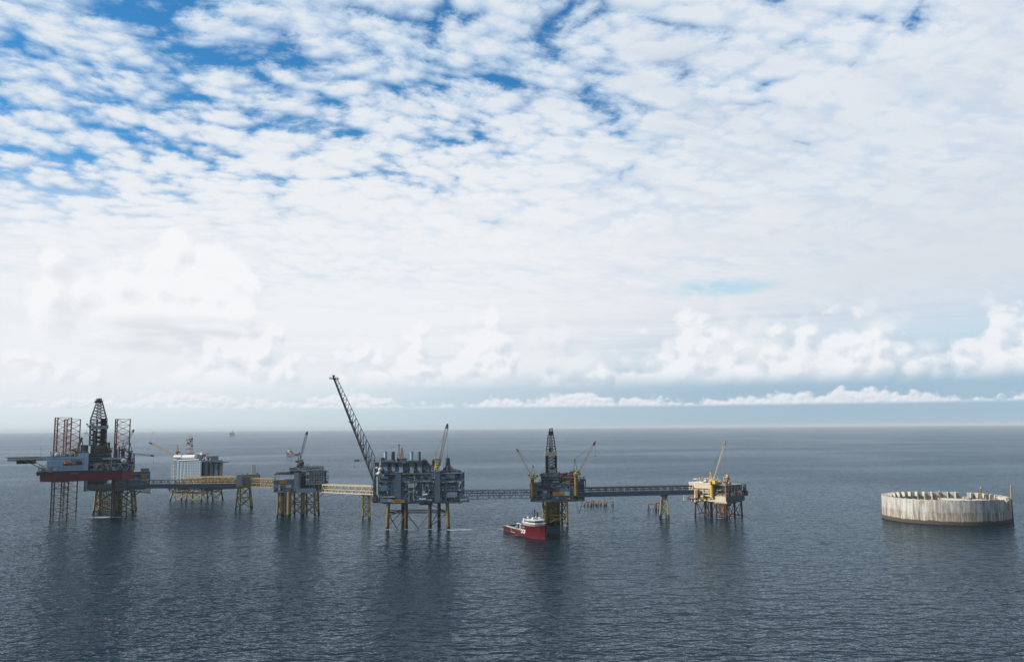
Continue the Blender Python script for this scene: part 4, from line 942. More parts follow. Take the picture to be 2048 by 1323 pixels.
m = MB(); p, q = J.P(804, 916, 6), J.P(804, 896, 6); m.lattice(p, q, 3.4, .9, 5, .3, .2, 'yellow_paint'); J.T(m, 801, 902, 807, 902, 6, .3, 'yellow_paint'); m.ball(q, .9, 'ochre_paint', 8, 5); J.B(m, 803, 914, 811, 916, 4, 8, 'dark_steel'); m.build('crane_gantry', J.o)
crane(J, J.P(797, 927, 14), J.z(797, 921, 14), J.P(795, 919.5, 14), J.P(709, 920.5, 14), 1.0, 1.7, 'rust_steel', 'beige_steel', 16, False, 2, 15, -1, rope=6, cr=.15)
crane(J, J.P(873.5, 944, 5), J.z(873.5, 934, 5), J.P(878, 932, 5), J.P(895, 848, 5), 1.9, 2.9, 'bright_yellow', 'ochre_paint', 17, True, 3.6, 14, 1, rope=32, wt=1.2, cr=.2, tipm='dark_steel')
cc2 = MB(); clutter(cc2, J.u(866, 4), J.u(881, 4), 2.5, 5, J.z(873, 930, 4), J.z(873, 917, 4), 34, rng, ('ochre_paint', 'rust_steel', 'dark_steel', 'bright_yellow'), .6); J.B(cc2, 864, 920, 868, 928, 3, 5, 'rust_steel'); cc2.build('crane_machinery', J.o)
# underside girder and small things below
G_ = MB(); G_.box(J.u(762), J.u(924), .3, 38, zb - 1.6, zb - .3, 'dark_steel'); J.B(G_, 838, 1005, 864, 1009, 4, 9, 'ochre_paint'); J.B(G_, 920, 996, 938, 1003.5, -1, 7, 'grey_steel'); J.B(G_, 921, 997.5, 934, 1000, -1.3, -1.02, 'pale_blue'); clutter(G_, J.u(919), J.u(937), 0, 6, J.z(930, 998), J.z(930, 990), 24, rng, BM, .6)
for q in range(14): x_ = 764 + q * 11.3; J.B(G_, x_, 1003.5, x_ + 5, 1005.5, 0, 2, 'blue_steel')
G_.build('girder', J.o)
for q in ((783, 998.5, 808.5, 1004.5),):
    m = MB(); J.B(m, *q, -2.0, -1.75, 'sign_orange'); J.B(m, 787, 1000.2, 805, 1001.0, -2.07, -2.02, 'black_steel'); J.B(m, 789, 1002.0, 803, 1002.7, -2.07, -2.02, 'black_steel'); m.build('sign', J.o)
zj = zb - 1.2
jt = [(777, 775, 2), (812.5, 812.5, 2), (860, 860, 2), (894.5, 897, 2)]
jl = [(J.u(a_, v_, 1010), v_, J.u(b_, v_, 1050), v_ - 1) for a_, b_, v_ in jt]
jl2 = [(J.u(805.5, 30, 1010), 30, J.u(805.5, 30, 1040), 31), (J.u(878, 30, 1010), 30, J.u(878, 30, 1040), 31)]
atJ = jacket(J, jl + jl2, zj, 1.75, .5, 'rust_steel', [zj * .62, zj * .62 + .05], 'none', [(0, 1), (1, 2), (2, 3), (4, 5), (0, 4), (3, 5)], dark=4)
B_ = MB()
for i, k in ((0, 1), (1, 2), (2, 3)):
    za = zj * .62; mid = (atJ(i, 0.5) + atJ(k, .5)) / 2
    if i == 1: mid = atJ(i, .5).lerp(atJ(k, .5), .5)
    if i < 2: B_.tube(atJ(i, za), mid, .5, 'dark_steel', 6); B_.tube(atJ(k, za), mid, .5, 'dark_steel', 6)
    else: B_.tube(atJ(k, za), atJ(i, 2), .45, 'dark_steel', 6); B_.tube(atJ(i, zj - 1), atJ(k, za), .4, 'dark_steel', 6)
    B_.tube(atJ(i, za + 1.2), atJ(k, za + 1.2), .35, 'rust_steel', 6); B_.tube(atJ(i, za + 2.6), atJ(k, za + 2.6), .35, 'rust_steel', 6)
for zz in (.1, .5): B_.tube(atJ(4, zj * .6), atJ(0, zj * zz), .4, 'dark_steel', 6)
B_.tube(atJ(5, zj * .6), atJ(2, 2), .4, 'dark_steel', 6); B_.build('bracing', J.o)
gl = MB(); gl.tube(jl[0][:2] + (zj,), (jl[0][2], jl[0][3] - .1, 2), 1.8, 'ochre_paint', 12); gl.tube(jl[3][:2] + (zj,), (jl[3][2], jl[3][3] - .1, 2), 1.8, 'ochre_paint', 12); gl.build('leg_sleeve', J.o)
# flare boom, leaning out to the left
fl = MB(); a_ = J.P(752, 967, 8); tip = J.P(668.5, 757, 8)
lo, up = J.P(750, 968, 8), J.P(749.5, 912, 8)
tl, tu = J.P(667.5, 757, 8), J.P(674.5, 757, 8)
N = 17; wv_ = 2.6
prev = None
for i in range(N + 1):
    t = 1 - (1 - i / N) ** 1.28; L0 = lo.lerp(tl, t); U0 = up.lerp(tu, min(1, t * 1.0 + .0)); w2 = wv_ * (1 - t) + 1.3 * t
    cur = [L0 + Vector((0, -w2, 0)), L0 + Vector((0, w2, 0)), U0]
    if prev:
        for a_, b_ in zip(prev, cur): fl.tube(a_, b_, .50 if a_ is not prev[2] else .36, 'dark_steel', 6, caps=False)
        fl.tube(prev[2], cur[0], .24, 'dark_steel'); fl.tube(prev[2], cur[1], .24, 'dark_steel'); fl.tube(prev[0], cur[1], .2, 'dark_steel')
    fl.tube(cur[0], cur[2], .26, 'dark_steel'); fl.tube(cur[1], cur[2], .26, 'dark_steel'); fl.tube(cur[0], cur[1], .24, 'dark_steel')
    prev = cur
fl.tube(lo + Vector((.3, 0, .8)), tl + Vector((0.3, 0, .8)), .55, 'blue_steel', 8); fl.tube(lo + Vector((1.2, 2, 1.2)), tl + Vector((.6, .5, .8)), .3, 'pipe_grey', 6)
flo = fl.build('flare_boom', J.o)
ft = MB(); q = J.P(671, 756, 8); ft.box(J.u(659.5, 8, 756), J.u(677.5, 8, 756), 5, 11, q.z - .7, q.z + .1, 'black_steel'); ft.rail([(J.u(660, 8, 756), 5, q.z), (J.u(677, 8, 756), 5, q.z)], 'black_steel', 1.2, .12)
ft.tube((q.x - 2, 8, q.z), (q.x - 2, 8, q.z + 2.2), .9, 'black_steel', 10); ft.tube((q.x - 2, 8, q.z + 2.2), (q.x - 2, 8, q.z + 3.2), 1.1, 'black_steel', 10, 1.9); J.T(ft, 666, 757, 672, 757, 8, 1.2, 'black_steel'); ft.build('flare_tip', flo)
pf = MB()
for x_, y_ in ((700, 843), (722, 889), (731, 914)): J.B(pf, x_ - 3, y_ - .5, x_ + 4, y_ + 1.2, 5, 12, 'black_steel')
pf.build('platform', flo)

# =================================================================== drilling platform with derrick, right of centre
rng = random.Random(22)
X = Frame('drilling_platform', 'dark drilling platform with a black derrick between two yellow cranes', 'oil platform', 1108, 893, 0)
S, Q = MB(), MB(); zb = X.z(1108, 1001)
lx = [zb] + [X.z(1108, y_) for y_ in (991, 979, 966)]
deck_block(S, Q, X.u(1061), X.u(1168), 0, 38, lx, 6, rng, 'dark_steel', ('dark_steel', 'grey_steel', 'pipe_grey', 'blue_steel'), 'grey_steel', dens=1.9, brace=.25)
S.build('deck', X.o); Q.build('equipment', X.o)
for q_ in (
    (1104, 981, 1140, 991.5, -1.0, .2, 'deck_green'),
    (1126.5, 982, 1139.5, 990.5, -1.3, -1.02, 'light_steel'),
    (1110, 976, 1140, 981, -.8, .3, 'blue_steel'),
    (1100, 975, 1112, 981, -.7, .3, 'purple_paint'),
    (1072, 1001, 1104, 1003.5, -1, 34, 'beige_steel'),
    (1104, 991.5, 1148, 1001, -.5, .2, 'blue_cladding'),
    (1069, 998, 1104, 1001, -.8, .3, 'grey_steel'),
    (1140, 972, 1148, 998, -.4, .4, 'blue_cladding'),
    (1081, 985, 1100, 990, -.5, .5, 'grey_steel'),
    (1155, 962, 1168, 998, 1, 30, 'dark_steel'),
    (1112, 993, 1117, 997, -.8, -.5, 'pale_blue')):
    P_ = MB(); X.B(P_, *q_); P_.build('cladding_panel', X.o)
sg = MB(); X.B(sg, 1105, 982.5, 1126, 991, -1.5, -1.05, 'sign_orange'); sg.build('sign', X.o)
for x_ in (1133, 1136, 1139.5): p = X.P(x_, 997, -1.0); m = MB(); m.ball(p, .8, 'orange_paint', 8, 5); m.build('lamp', X.o)
U_ = MB(); clutter(U_, X.u(1063), X.u(1086), 1, 5, X.z(1075, 979), X.z(1075, 958), 70, rng, ('grey_steel', 'light_steel', 'dark_steel', 'beige_steel'), .8); X.B(U_, 1068, 962, 1084, 980, 6, 24, 'grey_steel')
X.B(U_, 1083, 952, 1121, 976, 3, 22, 'dark_steel'); X.B(U_, 1081, 946, 1086, 950, 1, 5, 'dark_steel'); clutter(U_, X.u(1082), X.u(1122), 0, 3, X.z(1100, 977), X.z(1100, 947), 170, rng, ('dark_steel', 'black_steel', 'grey_steel', 'blue_steel'), .9)
for k in range(5): X.B(U_, 1083, 952 + k * 5, 1121, 952.7 + k * 5, 0, 2.5, 'grey_steel')
clutter(U_, X.u(1080), X.u(1120), 3, 14, X.z(1100, 953), X.z(1100, 945), 50, rng, ('dark_steel', 'black_steel', 'grey_steel'), .9); U_.build('drill_floor', X.o)
U_ = MB(); X.B(U_, 1121, 956, 1150, 977, 8, 30, 'dark_steel'); clutter(U_, X.u(1120), X.u(1152), 1, 7, X.z(1135, 977), X.z(1135, 952), 120, rng, ('dark_steel', 'rust_steel', 'grey_steel', 'beige_steel', 'leg_red', 'purple_paint'), .8); clutter(U_, X.u(1122), X.u(1150), 6, 20, X.z(1135, 956), X.z(1135, 946), 60, rng, ('dark_steel', 'leg_red', 'rust_steel', 'grey_steel', 'beige_steel'), .9)
for k in range(4): X.T(U_, 1122, 965 + k * 3, 1140, 961 + k * 3, .6, .3, 'cream_paint'); 
X.B(U_, 1124, 958, 1138, 962, 2, 6, 'leg_red'); clutter(U_, X.u(1155), X.u(1170), 2, 20, X.z(1160, 966), X.z(1160, 954), 44, rng, ('blue_steel', 'grey_steel', 'dark_steel'), .9)
X.T(U_, 1160, 957, 1172, 959, 5, .9, 'blue_steel', 8); X.T(U_, 1171, 959, 1171, 976, 5, .5, 'purple_paint', 6); X.T(U_, 1167.5, 962, 1167.5, 976, 5, .4, 'dark_steel', 6); U_.build('deck_equipment', X.o)
D_ = MB(); vD = 8; zA, zM, zC = X.z(1102, 948, vD), X.z(1102, 910, vD), X.z(1102, 869, vD); uc_ = X.u(1102.5, vD, 900); wD = X.u(1113.3, vD, 900) - X.u(1092.2, vD, 900)
D_.lattice((uc_, vD + wD / 2, zA), (uc_, vD + wD / 2, zM), wD, wD, 6, .5, .28, 'black_steel', flat=(0, 1, 0))
D_.lattice((uc_, vD + wD / 2, zM), (uc_, vD + wD / 2, zC), wD, wD * .5, 7, .45, .22, 'black_steel', flat=(0, 1, 0), style='Z')
D_.lattice((uc_, vD + wD / 2, zM), (uc_, vD + wD / 2, zC), wD * .35, wD * .2, 9, .2, .18, 'black_steel', flat=(0, 1, 0))
X.B(D_, 1092.8, 911, 1096.5, 945, vD + 1, vD + 6, 'black_steel'); X.B(D_, 1100, 934, 1110, 945, vD + 2, vD + 9, 'black_steel'); X.B(D_, 1109.5, 911, 1112.5, 935, vD + 3, vD + 6, 'black_steel'); X.B(D_, 1098, 895, 1102.5, 903, vD + 3, vD + 6, 'rust_steel'); X.B(D_, 1099, 938, 1112, 949, vD - .5, vD + 2, 'grey_steel')
drk = D_.build('derrick', X.o)
D_ = MB(); X.B(D_, 1097.5, 862, 1107, 870, vD + 2, vD + 9, 'black_steel'); X.B(D_, 1098.5, 856, 1101, 863, vD + 3, vD + 5, 'dark_steel'); X.B(D_, 1103, 855, 1105.5, 863, vD + 3, vD + 6, 'dark_steel'); X.T(D_, 1099, 859, 1105, 857, vD + 4, .35, 'grey_steel'); X.T(D_, 1096, 866, 1096, 862, vD + 2, .3, 'beige_steel'); D_.build('crown_block', drk)
D_ = MB(); X.B(D_, 1091, 903, 1113.5, 910.5, vD - 1.2, vD - .6, 'beige_steel'); X.B(D_, 1091, 903, 1092, 910.5, vD - .6, vD + wD, 'beige_steel'); X.B(D_, 1112.8, 903, 1113.6, 910.5, vD - .6, vD + wD, 'grey_steel'); X.B(D_, 1089, 904.5, 1091, 909, vD - 1, vD + 3, 'light_steel'); D_.build('wind_wall', drk)
crane(X, X.P(1065, 992, -2), X.z(1065, 956, -2), X.P(1060, 945, -2), X.P(1033.5, 897, -2), 1.9, 2.4, 'ochre_paint', 'yellow_paint', 12, True, 4.0, 11, -1, cr=.2, tipm='ochre_paint')
crane(X, X.P(1152.5, 990, -2), X.z(1152.5, 948, -2), X.P(1158, 942, -2), X.P(1190.5, 883, -2), 1.9, 1.9, 'ochre_paint', 'yellow_paint', 14, True, 4.0, 14, 1, rope=14, cr=.2)
m = MB(); X.B(m, 1061, 950, 1073, 958, -4.5, -.5, 'bright_yellow'); X.B(m, 1055.5, 948, 1062, 951, -3.5, -1, 'ochre_paint'); m.build('machinery_house', X.o)
m = MB(); X.B(m, 1147, 944, 1162, 950, -4.5, -.5, 'bright_yellow'); m.build('machinery_house', X.o)
zj = zb - 1
jl = [(X.u(a_, v_, 1010), v_, X.u(b_, v_, 1045), v_ - 1) for a_, b_, v_ in ((1093, 1090, 1), (1101.5, 1101.5, 4), (1134, 1134.5, 1), (1124, 1124, 26), (1087, 1086, 26))]
jacket(X, jl, zj, 1.15, .5, 'jacket_yellow', [1.5, zj * .42, zj - .6], 'X', [(0, 2), (2, 3), (3, 4), (4, 0)])
conductors(X, [(X.u(1093 + k % 9 * 3.1, 6), 6 + (k // 9) * 4.4) for k in range(36)], -6, zj, .85, ('jacket_yellow', 'ochre_paint', 'jacket_yellow', 'rust_steel'))
rs = MB(); prev = None
for k in range(25):
    t = k / 24; x_ = 1151 + 14 * t; y_ = 1002 + 22 * (1 - (2 * t - 1) ** 2); p = X.P(x_, y_, 3)
    if prev: rs.tube(prev, p, .2, 'dark_steel')
    prev = p
prev = None
for k in range(25):
    t = k / 24; x_ = 1154 + 9 * t; y_ = 1000 + 25 * (1 - abs(2 * t - 1) ** 1.6); p = X.P(x_, y_, 6)
    if prev: rs.tube(prev, p, .18, 'dark_steel')
    prev = p
rs.build('hanging_hose', X.o)

# =================================================================== small platform at the right
rng = random.Random(23)
Bp = Frame('production_platform', 'cream and rust coloured platform with containers on deck, at the right end of the bridges', 'oil platform', 1453, 944, -50)
zl = Bp.z(1453, 1003.5); zt2 = Bp.z(1453, 992.5)
uE = Bp.u(1382, 0, 1000)                       # far-left end of the left face
vE = Bp.Q(1489, 998, 0).y
S, Q = MB(), MB()
S.box(Bp.u(1428, 0, 998), 0, 0, vE, zl, zt2 - .3, 'cream_paint')
S.box(-.02, .25, 0.3, vE, zl - .2, zt2 - .3, 'dark_steel')
for k in range(9): u_ = Bp.u(1429 + k * 2.7, -1, 1003); S.box(u_, u_ + 1.4, -.3, .2, zl - 1.5, zl + .1, 'cream_paint'); 
S.box(uE, Bp.u(1428, 0, 998), 0, vE, zl - .5, zl + .5, 'light_steel'); S.box(uE, Bp.u(1428, 0), -.3, 0, zl - .6, zl + .8, 'cream_paint'); S.build('deck', Bp.o)
S, Q = MB(), MB(); u28 = Bp.u(1428, 0, 985)
lvB = [zl + .5, Bp.z(1410, 984), Bp.z(1410, 975)]
deck_block(S, Q, uE + 2, u28, .4, vE - 2, lvB, 7, rng, 'beige_steel', ('cream_paint', 'beige_steel', 'rust_steel', 'light_steel', 'bright_yellow', 'rust_orange'), 'cream_paint', dens=2.0, brace=.4)
S.build('deck', Bp.o); Q.build('equipment', Bp.o)
P_ = MB(); ua_ = Bp.u(1377, 2, 970)
zW0, zW1 = Bp.z(1400, 982), Bp.z(1400, 966)
P_.box(uE - 4, u28 - 5, 2, vE - 6, zW0, zW1, 'cream_paint'); P_.box(uE - 4.3, u28 - 4.8, 1.7, vE - 5.8, zW1, zW1 + .7, 'white_paint'); Bp.B(P_, 1391, 979.5, 1395.5, 1002, -1, 1.5, 'rust_orange'); Bp.B(P_, 1388, 980, 1390.5, 1003, -1.2, .2, 'cream_paint'); Bp.B(P_, 1397, 981, 1402, 985, -1, 1, 'rust_steel'); Bp.B(P_, 1405, 989, 1425, 991.5, -1, .4, 'cream_paint')
Bp.B(P_, 1384, 997, 1392, 1004, -1, 4, 'dark_steel'); P_.build('accommodation_block', Bp.o)
P_ = MB(); P_.box(u28 - 4.5, -.5, 3, vE - 3, zt2 + 5, zt2 + 11.5, 'dark_steel')
clutter(P_, u28 - 4, -1, .8, 3.2, zt2 - .3, zt2 + 12, 60, rng, ('dark_steel', 'black_steel', 'rust_steel', 'grey_steel'), .8)
P_.box(u28 - 5, 0, .5, vE - 1, zt2 + 11.5, zt2 + 12, 'beige_steel')
clutter(P_, -4, -.6, 2, vE - 1, zt2, zt2 + 11, 130, rng, ('beige_steel', 'dark_steel', 'rust_steel', 'white_paint', 'cream_paint', 'rust_orange'), 1.0)
for k in range(6): P_.box(-.5, -.2, vE * k / 6, vE * k / 6 + .5, zt2, zt2 + 12, 'cream_paint')
P_.build('process_module', Bp.o)
P_ = MB(); zT = zt2 + 12
clutter(P_, u28 - 6, -2, 1, 14, zT, zT + 6, 60, rng, ('cream_paint', 'purple_paint', 'dark_steel', 'white_paint', 'bright_yellow', 'beige_steel'), .8)
Bp.B(P_, 1429, 965, 1441, 971, 3, 9, 'cream_paint'); clutter(P_, uE, u28 - 6, 3, 20, zW1 + .7, zW1 + 7, 46, rng, ('white_paint', 'cream_paint', 'bright_yellow', 'dark_steel', 'beige_steel'), .8)
for k in range(7): Bp.B(P_, 1396 + k * 2.6, 966 - k * .7, 1397.4 + k * 2.6, 968.5 - k * .7, 2.2, 4, 'dark_steel')
Bp.B(P_, 1398, 963, 1418, 965, 3, 8, 'white_paint'); Bp.T(P_, 1384.5, 970, 1384.5, 961, 3, .2, 'white_paint'); Bp.B(P_, 1408, 959, 1412, 963, 3, 6, 'white_paint'); P_.build('roof_equipment', Bp.o)
m = MB(); q = Bp.Q(1454, 950, -6); clutter(m, -8, -4, q.y - 4, q.y + 2, zT, zT + 13, 36, rng, ('bright_yellow', 'ochre_paint', 'yellow_paint'), .9); m.tube((-6, q.y, zT), (-6, q.y, q.z), 1.6, 'bright_yellow', 10); m.box(-7.6, -4.4, q.y - 1.5, q.y + 1.5, q.z - 3, q.z + 1, 'cream_paint'); m.build('crane_pedestal', Bp.o)
m = MB(); q = Bp.Q(1489.3, 978, -3); m.lattice((-3, q.y, Bp.Q(1489, 984, -3).z), (-3, q.y, Bp.Q(1489, 968, -3).z), 2.6, 2.4, 5, .25, .2, 'dark_steel'); m.box(-4.3, -1.7, q.y - 1.3, q.y + 1.3, Bp.Q(1489, 968.5, -3).z, Bp.Q(1489, 967.5, -3).z, 'black_steel'); m.box(-6, 0, q.y - 3, q.y + 2, zt2 - 1, Bp.Q(1489, 980, -3).z, 'dark_steel'); m.build('vent_mast', Bp.o)
crane(Bp, Bp.P(1424, 994, -1.5), Bp.z(1424, 967, -1.5), Bp.P(1428, 957, -1.5), Bp.P(1450.5, 881, -1.5), 1.9, 1.5, 'bright_yellow', 'cream_paint', 18, True, 3.4, 11, 1, wt=.9, cr=.16, tipm='beige_steel')
m = MB(); Bp.B(m, 1417, 960, 1430, 967, -4.0, .5, 'bright_yellow'); m.build('machinery_house', Bp.o)
zj = zl - .4
jb = [(uE + 5, 2), (uE * .62, 2), (uE * .3, 2), (-1.5, 2), (-1.5, vE * .5), (-1.5, vE - 4), (uE * .5, vE - 4), (uE + 5, vE - 4)]
jacket(Bp, [(a_, b_, a_ * 1.03, b_ * 1.02) for a_, b_ in jb], zj, .95, .4, 'rust_steel', [1.8, zj - .6], 'V')
conductors(Bp, [(-12 + k % 5 * 2.1, 4 + (k // 5) * 3) for k in range(15)], -6, zj, .55, ('rust_orange', 'rust_steel', 'yellow_paint'))
conductors(Bp, [(uE * .75 + k * 2.6, 9) for k in range(5)], -6, zj, .5, ('marine_growth', 'rust_steel'))
m = MB(); m.box(uE * .35, -1, 1, vE * .6, zj - 2.4, zj, 'rust_orange'); m.box(uE * .25, -3, 2, vE * .4, zj - 4.5, zj - 2.4, 'rust_steel'); m.build('girder', Bp.o)
m = MB(); Bp.B(m, 1380, 994, 1392, 996, -3, 4, 'grey_steel'); Bp.T(m, 1367, 999, 1383, 999.5, 0, .3, 'light_steel'); Bp.T(m, 1367, 993, 1367, 999.5, 0, .3, 'light_steel'); clutter(m, uE - 9, uE + 3, -2, 4, zj, zj + 8, 40, rng, ('grey_steel', 'rust_orange', 'light_steel', 'dark_steel'), .7); m.build('bridge_landing', Bp.o)
# containers on its deck, each its own thing
def container(w, rz, mat, label, L=6.1, H=2.6, Wd=2.4):
    o = bpy.data.objects.new('shipping_container', None); col.objects.link(o); o.location = w; o.rotation_euler = (0, 0, rz); tag(o, label, 'shipping container', 'containers on the platform deck')
    b = MB(); b.box(-L / 2, L / 2, -Wd / 2, Wd / 2, .12, H, mat)
    n = 16
    for k in range(n): x_ = -L / 2 + .2 + (L - .4) * (k + .25) / n; b.box(x_, x_ + (L - .4) / n * .5, -Wd / 2 - .05, -Wd / 2 - .002, .3, H - .2, mat)
    b.build('body', o)
    f = MB()
    for x_ in (-L / 2, L / 2 - .16):
        for y_ in (-Wd / 2 - .07, Wd / 2 - .09): f.box(x_, x_ + .16, y_, y_ + .16, 0, H + .05, mat)
    for z_ in (0, H - .11):
        f.box(-L / 2 + .17, L / 2 - .17, -Wd / 2 - .06, -Wd / 2 + .08, z_, z_ + .11, mat); f.box(-L / 2 + .17, L / 2 - .17, Wd / 2 - .08, Wd / 2 + .06, z_, z_ + .11, mat)
    f.build('frame', o); d = MB(); d.box(L / 2 + .003, L / 2 + .06, -Wd / 2 + .15, -.02, .15, H - .12, mat); d.box(L / 2 + .003, L / 2 + .06, .02, Wd / 2 - .15, .15, H - .12, mat); d.build('door', o)
for px_i, mt, lb_ in ((1433, 'cream_paint', 'cream container next to the turquoise one on the deck of the right-hand platform'), (1438.8, 'teal_paint', 'turquoise shipping container on the deck edge of the cream platform'), (1445.5, 'bright_yellow', 'yellow shipping container between the turquoise and orange ones'), (1450, 'rust_orange', 'orange-brown shipping container beside the red one near the deck corner')):
    p = Bp.P(px_i, 991, 2.2); p.z = zt2 - .28; container(Bp.W(p), R(-50), mt, lb_)
q = Bp.Q(1456, 991, -1.6); q.z = zt2 - .28; container(Bp.W(q), R(40), 'red_paint', 'red shipping container at the very corner of the cream platform deck')
p = Bp.P(1407, 1003, -3); lifeboat(Bp.W(p), 9, R(-50), 'bright_yellow', 'yellow enclosed lifeboat hung below the deck of the cream platform')

# =================================================================== slim support and the cut-off jackets
s2 = Frame('bridge_support_tower', 'rust-brown lattice support tower under the long grey bridge at the right', 'bridge support', 1328, 962, 0)
zj = s2.z(1328, 991)
jacket(s2, [(s2.u(1323.5, 0, 1000), 0, s2.u(1319, 0, 1029), -1), (s2.u(1333.5, 0, 1000), 0, s2.u(1337.5, 0, 1029), -1), (s2.u(1331, 8, 1000), 8, s2.u(1333, 10, 1029), 10), (s2.u(1325, 8, 1000), 8, s2.u(1322, 10, 1029), 10)], zj, .75, .4, 'beige_steel', [1.2, zj * .35, zj * .7, zj - .6], 'X')
S = MB(); s2.B(S, 1321, 989, 1336, 992, -1.5, 9, 'dark_steel'); S.build('cap', s2.o)
rng = random.Random(24)
r1 = Frame('cut_off_jacket', 'row of rusty orange stubs of a cut-off platform jacket left of the bridge tower', 'jacket remains', 1196, 1110, 0, 'remains of removed jackets')
xs = [(1170, 1006, 0), (1177, 1002, 6), (1183, 1001, 0), (1188, 1000, 9), (1193, 1002, 14), (1197, 1003, 0), (1203, 1002, 10), (1210, 1000, -4), (1214, 1003, 0), (1227, 1001, 0)]
top = []
for x_, y_, v_ in xs:
    a_ = r1.P(x_ - 1, y_, v_); m = MB(); m.tube((a_.x, v_, 2), a_, .75, 'rust_orange', 8); m.tube((a_.x - .3, v_, -4), (a_.x, v_, 2), .78, 'marine_growth', 8); m.build('leg', r1.o); top.append(a_)
m = MB()
for a_, b_ in zip(top, top[1:]):
    if rng.random() < .85: m.tube((a_.x, a_.y, min(a_.z, 5)), (b_.x, b_.y, min(b_.z, 5)), .35, 'rust_orange', 6)
    if rng.random() < .7: m.tube((a_.x, a_.y, min(a_.z, 6)), ((a_.x + b_.x) / 2, b_.y, 0), .35, 'rust_steel', 6)
for a_ in top: m.tube((a_.x, a_.y, a_.z * .7), (a_.x - 2.6, a_.y + 1, -1), .4, 'rust_steel', 6)
for k in (1, 3, 5): m.tube((top[k].x, top[k].y, top[k].z * .8), (top[k + 2].x, top[k + 2].y, top[k + 2].z * .8), .4, 'rust_orange', 6)
m.build('bracing', r1.o)
r2 = Frame('cut_off_jacket', 'small rusty cut-off jacket frame standing just left of the bridge tower', 'jacket remains', 1310, 1045, 0, 'remains of removed jackets')
top = []
for x_, y_, v_ in ((1296, 1008, 0), (1311, 1006, 0), (1312.5, 1005, 8), (1317, 1009, 0), (1322, 1006, 10)):
    a_ = r2.P(x_, y_, v_); m = MB(); m.tube((a_.x, v_, 2), a_, .7, 'rust_orange', 8); m.tube((a_.x, v_, -4), (a_.x, v_, 2), .72, 'marine_growth', 8); m.build('leg', r2.o); top.append(a_)
m = MB(); m.tube(top[0], top[1], .5, 'rust_orange', 6); m.tube(top[2], top[4], .5, 'rust_orange', 6); m.tube((top[0].x, 0, top[0].z * .9), (top[0].x + 2.6, 0, 0), .4, 'rust_steel', 6); m.tube((top[1].x, 0, top[1].z * .9), (top[1].x - 3, 0, 0), .4, 'rust_steel', 6); m.build('bracing', r2.o)

# =================================================================== bridges
def bp(px, py, D): return pz(px, py, D)
b_ = bridge('bridge', 'grey clad bridge from the wellhead platform to the module on yellow legs', bp(291, 976, 1078), bp(484, 974, 1106), 5, 9.5, 26, 'beige_steel', 'dark_steel', ('blue_cladding', 5.4, 0.2), ('beige_steel', 'dark_steel'))
bridge('bridge', 'yellow bridge leaving the distant accommodation platform behind the grey clad bridge', bp(368, 967, 1190), bp(474, 966, 1122), 5, 8.6, 16, 'yellow_paint', 'cream_paint', None, ('yellow_paint', 'yellow_paint', 'cream_paint'), light='yellow_paint', top_pipes=5)
bridge('bridge', 'short yellow bridge between the module on legs and the platform with the brown crane', bp(505, 972.5, 1104), bp(550, 975.5, 1006), 5, 10, 10, 'yellow_paint', 'beige_steel', None, ('yellow_paint', 'yellow_paint', 'beige_steel'), light='ochre_paint', top_pipes=6)
bridge('bridge', 'cream-coloured truss bridge ending beside the foot of the flare boom', bp(648, 984, 1003), bp(752, 989, 905), 5, 8.6, 15, 'beige_steel', 'cream_paint', None, ('beige_steel', 'cream_paint', 'beige_steel'), light='cream_paint', top_pipes=6)
bridge('bridge', 'grey truss bridge with white diagonals between the process platform and the derrick platform', bp(922, 998, 885), bp(1064, 996, 893), 5, 8.2, 13, 'grey_steel', 'dark_steel', None, ('dark_steel', 'grey_steel', 'dark_steel'), light='light_steel', top_pipes=8)
bridge('bridge', 'long dark grey bridge running from the derrick platform to the cream platform', bp(1166, 993, 925), bp(1386, 988, 965), 5, 9.0, 30, 'rust_steel', 'dark_steel', ('blue_cladding', 5.2, 0.2), ('rust_steel', 'beige_steel'), light='rust_steel')

# =================================================================== concrete ring wall at the right
RX, RY, RR = 1034 * math.sin(R(26.40)), 1034 * math.cos(R(26.40)), 61.4
def concrete_mat(name, base, stain, low, zlow, cyl=True):
    m, t, b = new_mat(name)
    tcn = t.nodes.new('ShaderNodeTexCoord'); sp = t.nodes.new('ShaderNodeSeparateXYZ'); t.links.new(tcn.outputs['Object'], sp.inputs[0])
    x, y, z = (E(t, sp.outputs[i]) for i in range(3))
    s = x._m('ARCTAN2', y) * 62.5
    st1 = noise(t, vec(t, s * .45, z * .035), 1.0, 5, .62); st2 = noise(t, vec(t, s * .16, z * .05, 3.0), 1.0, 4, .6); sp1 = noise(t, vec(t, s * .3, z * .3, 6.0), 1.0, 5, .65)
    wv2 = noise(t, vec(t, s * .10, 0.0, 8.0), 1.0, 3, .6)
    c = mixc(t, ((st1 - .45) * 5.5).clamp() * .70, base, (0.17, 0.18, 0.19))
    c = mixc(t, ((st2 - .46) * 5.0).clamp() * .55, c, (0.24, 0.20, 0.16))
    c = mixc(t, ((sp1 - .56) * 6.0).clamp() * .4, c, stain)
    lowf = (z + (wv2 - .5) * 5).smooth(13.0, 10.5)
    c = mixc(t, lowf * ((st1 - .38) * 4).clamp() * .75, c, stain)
    c = mixc(t, (z - zlow + (wv2 - .5) * 2.2)._m('ABSOLUTE').smooth(.7, .1) * .8, c, (.03, .022, .016))
    c = mixc(t, (z + (wv2 - .5) * 2.2).smooth(zlow, zlow - .5), c, low)
    seam = (s / 8.9)._m('FRACT'); c = mixc(t, (seam - .5).abs().smooth(.465, .5) * .35, c, (.12, .11, .10))
    t.links.new(c.s, b.inputs['Base Color']); b.inputs['Roughness'].default_value = .85
    MATS[name] = m
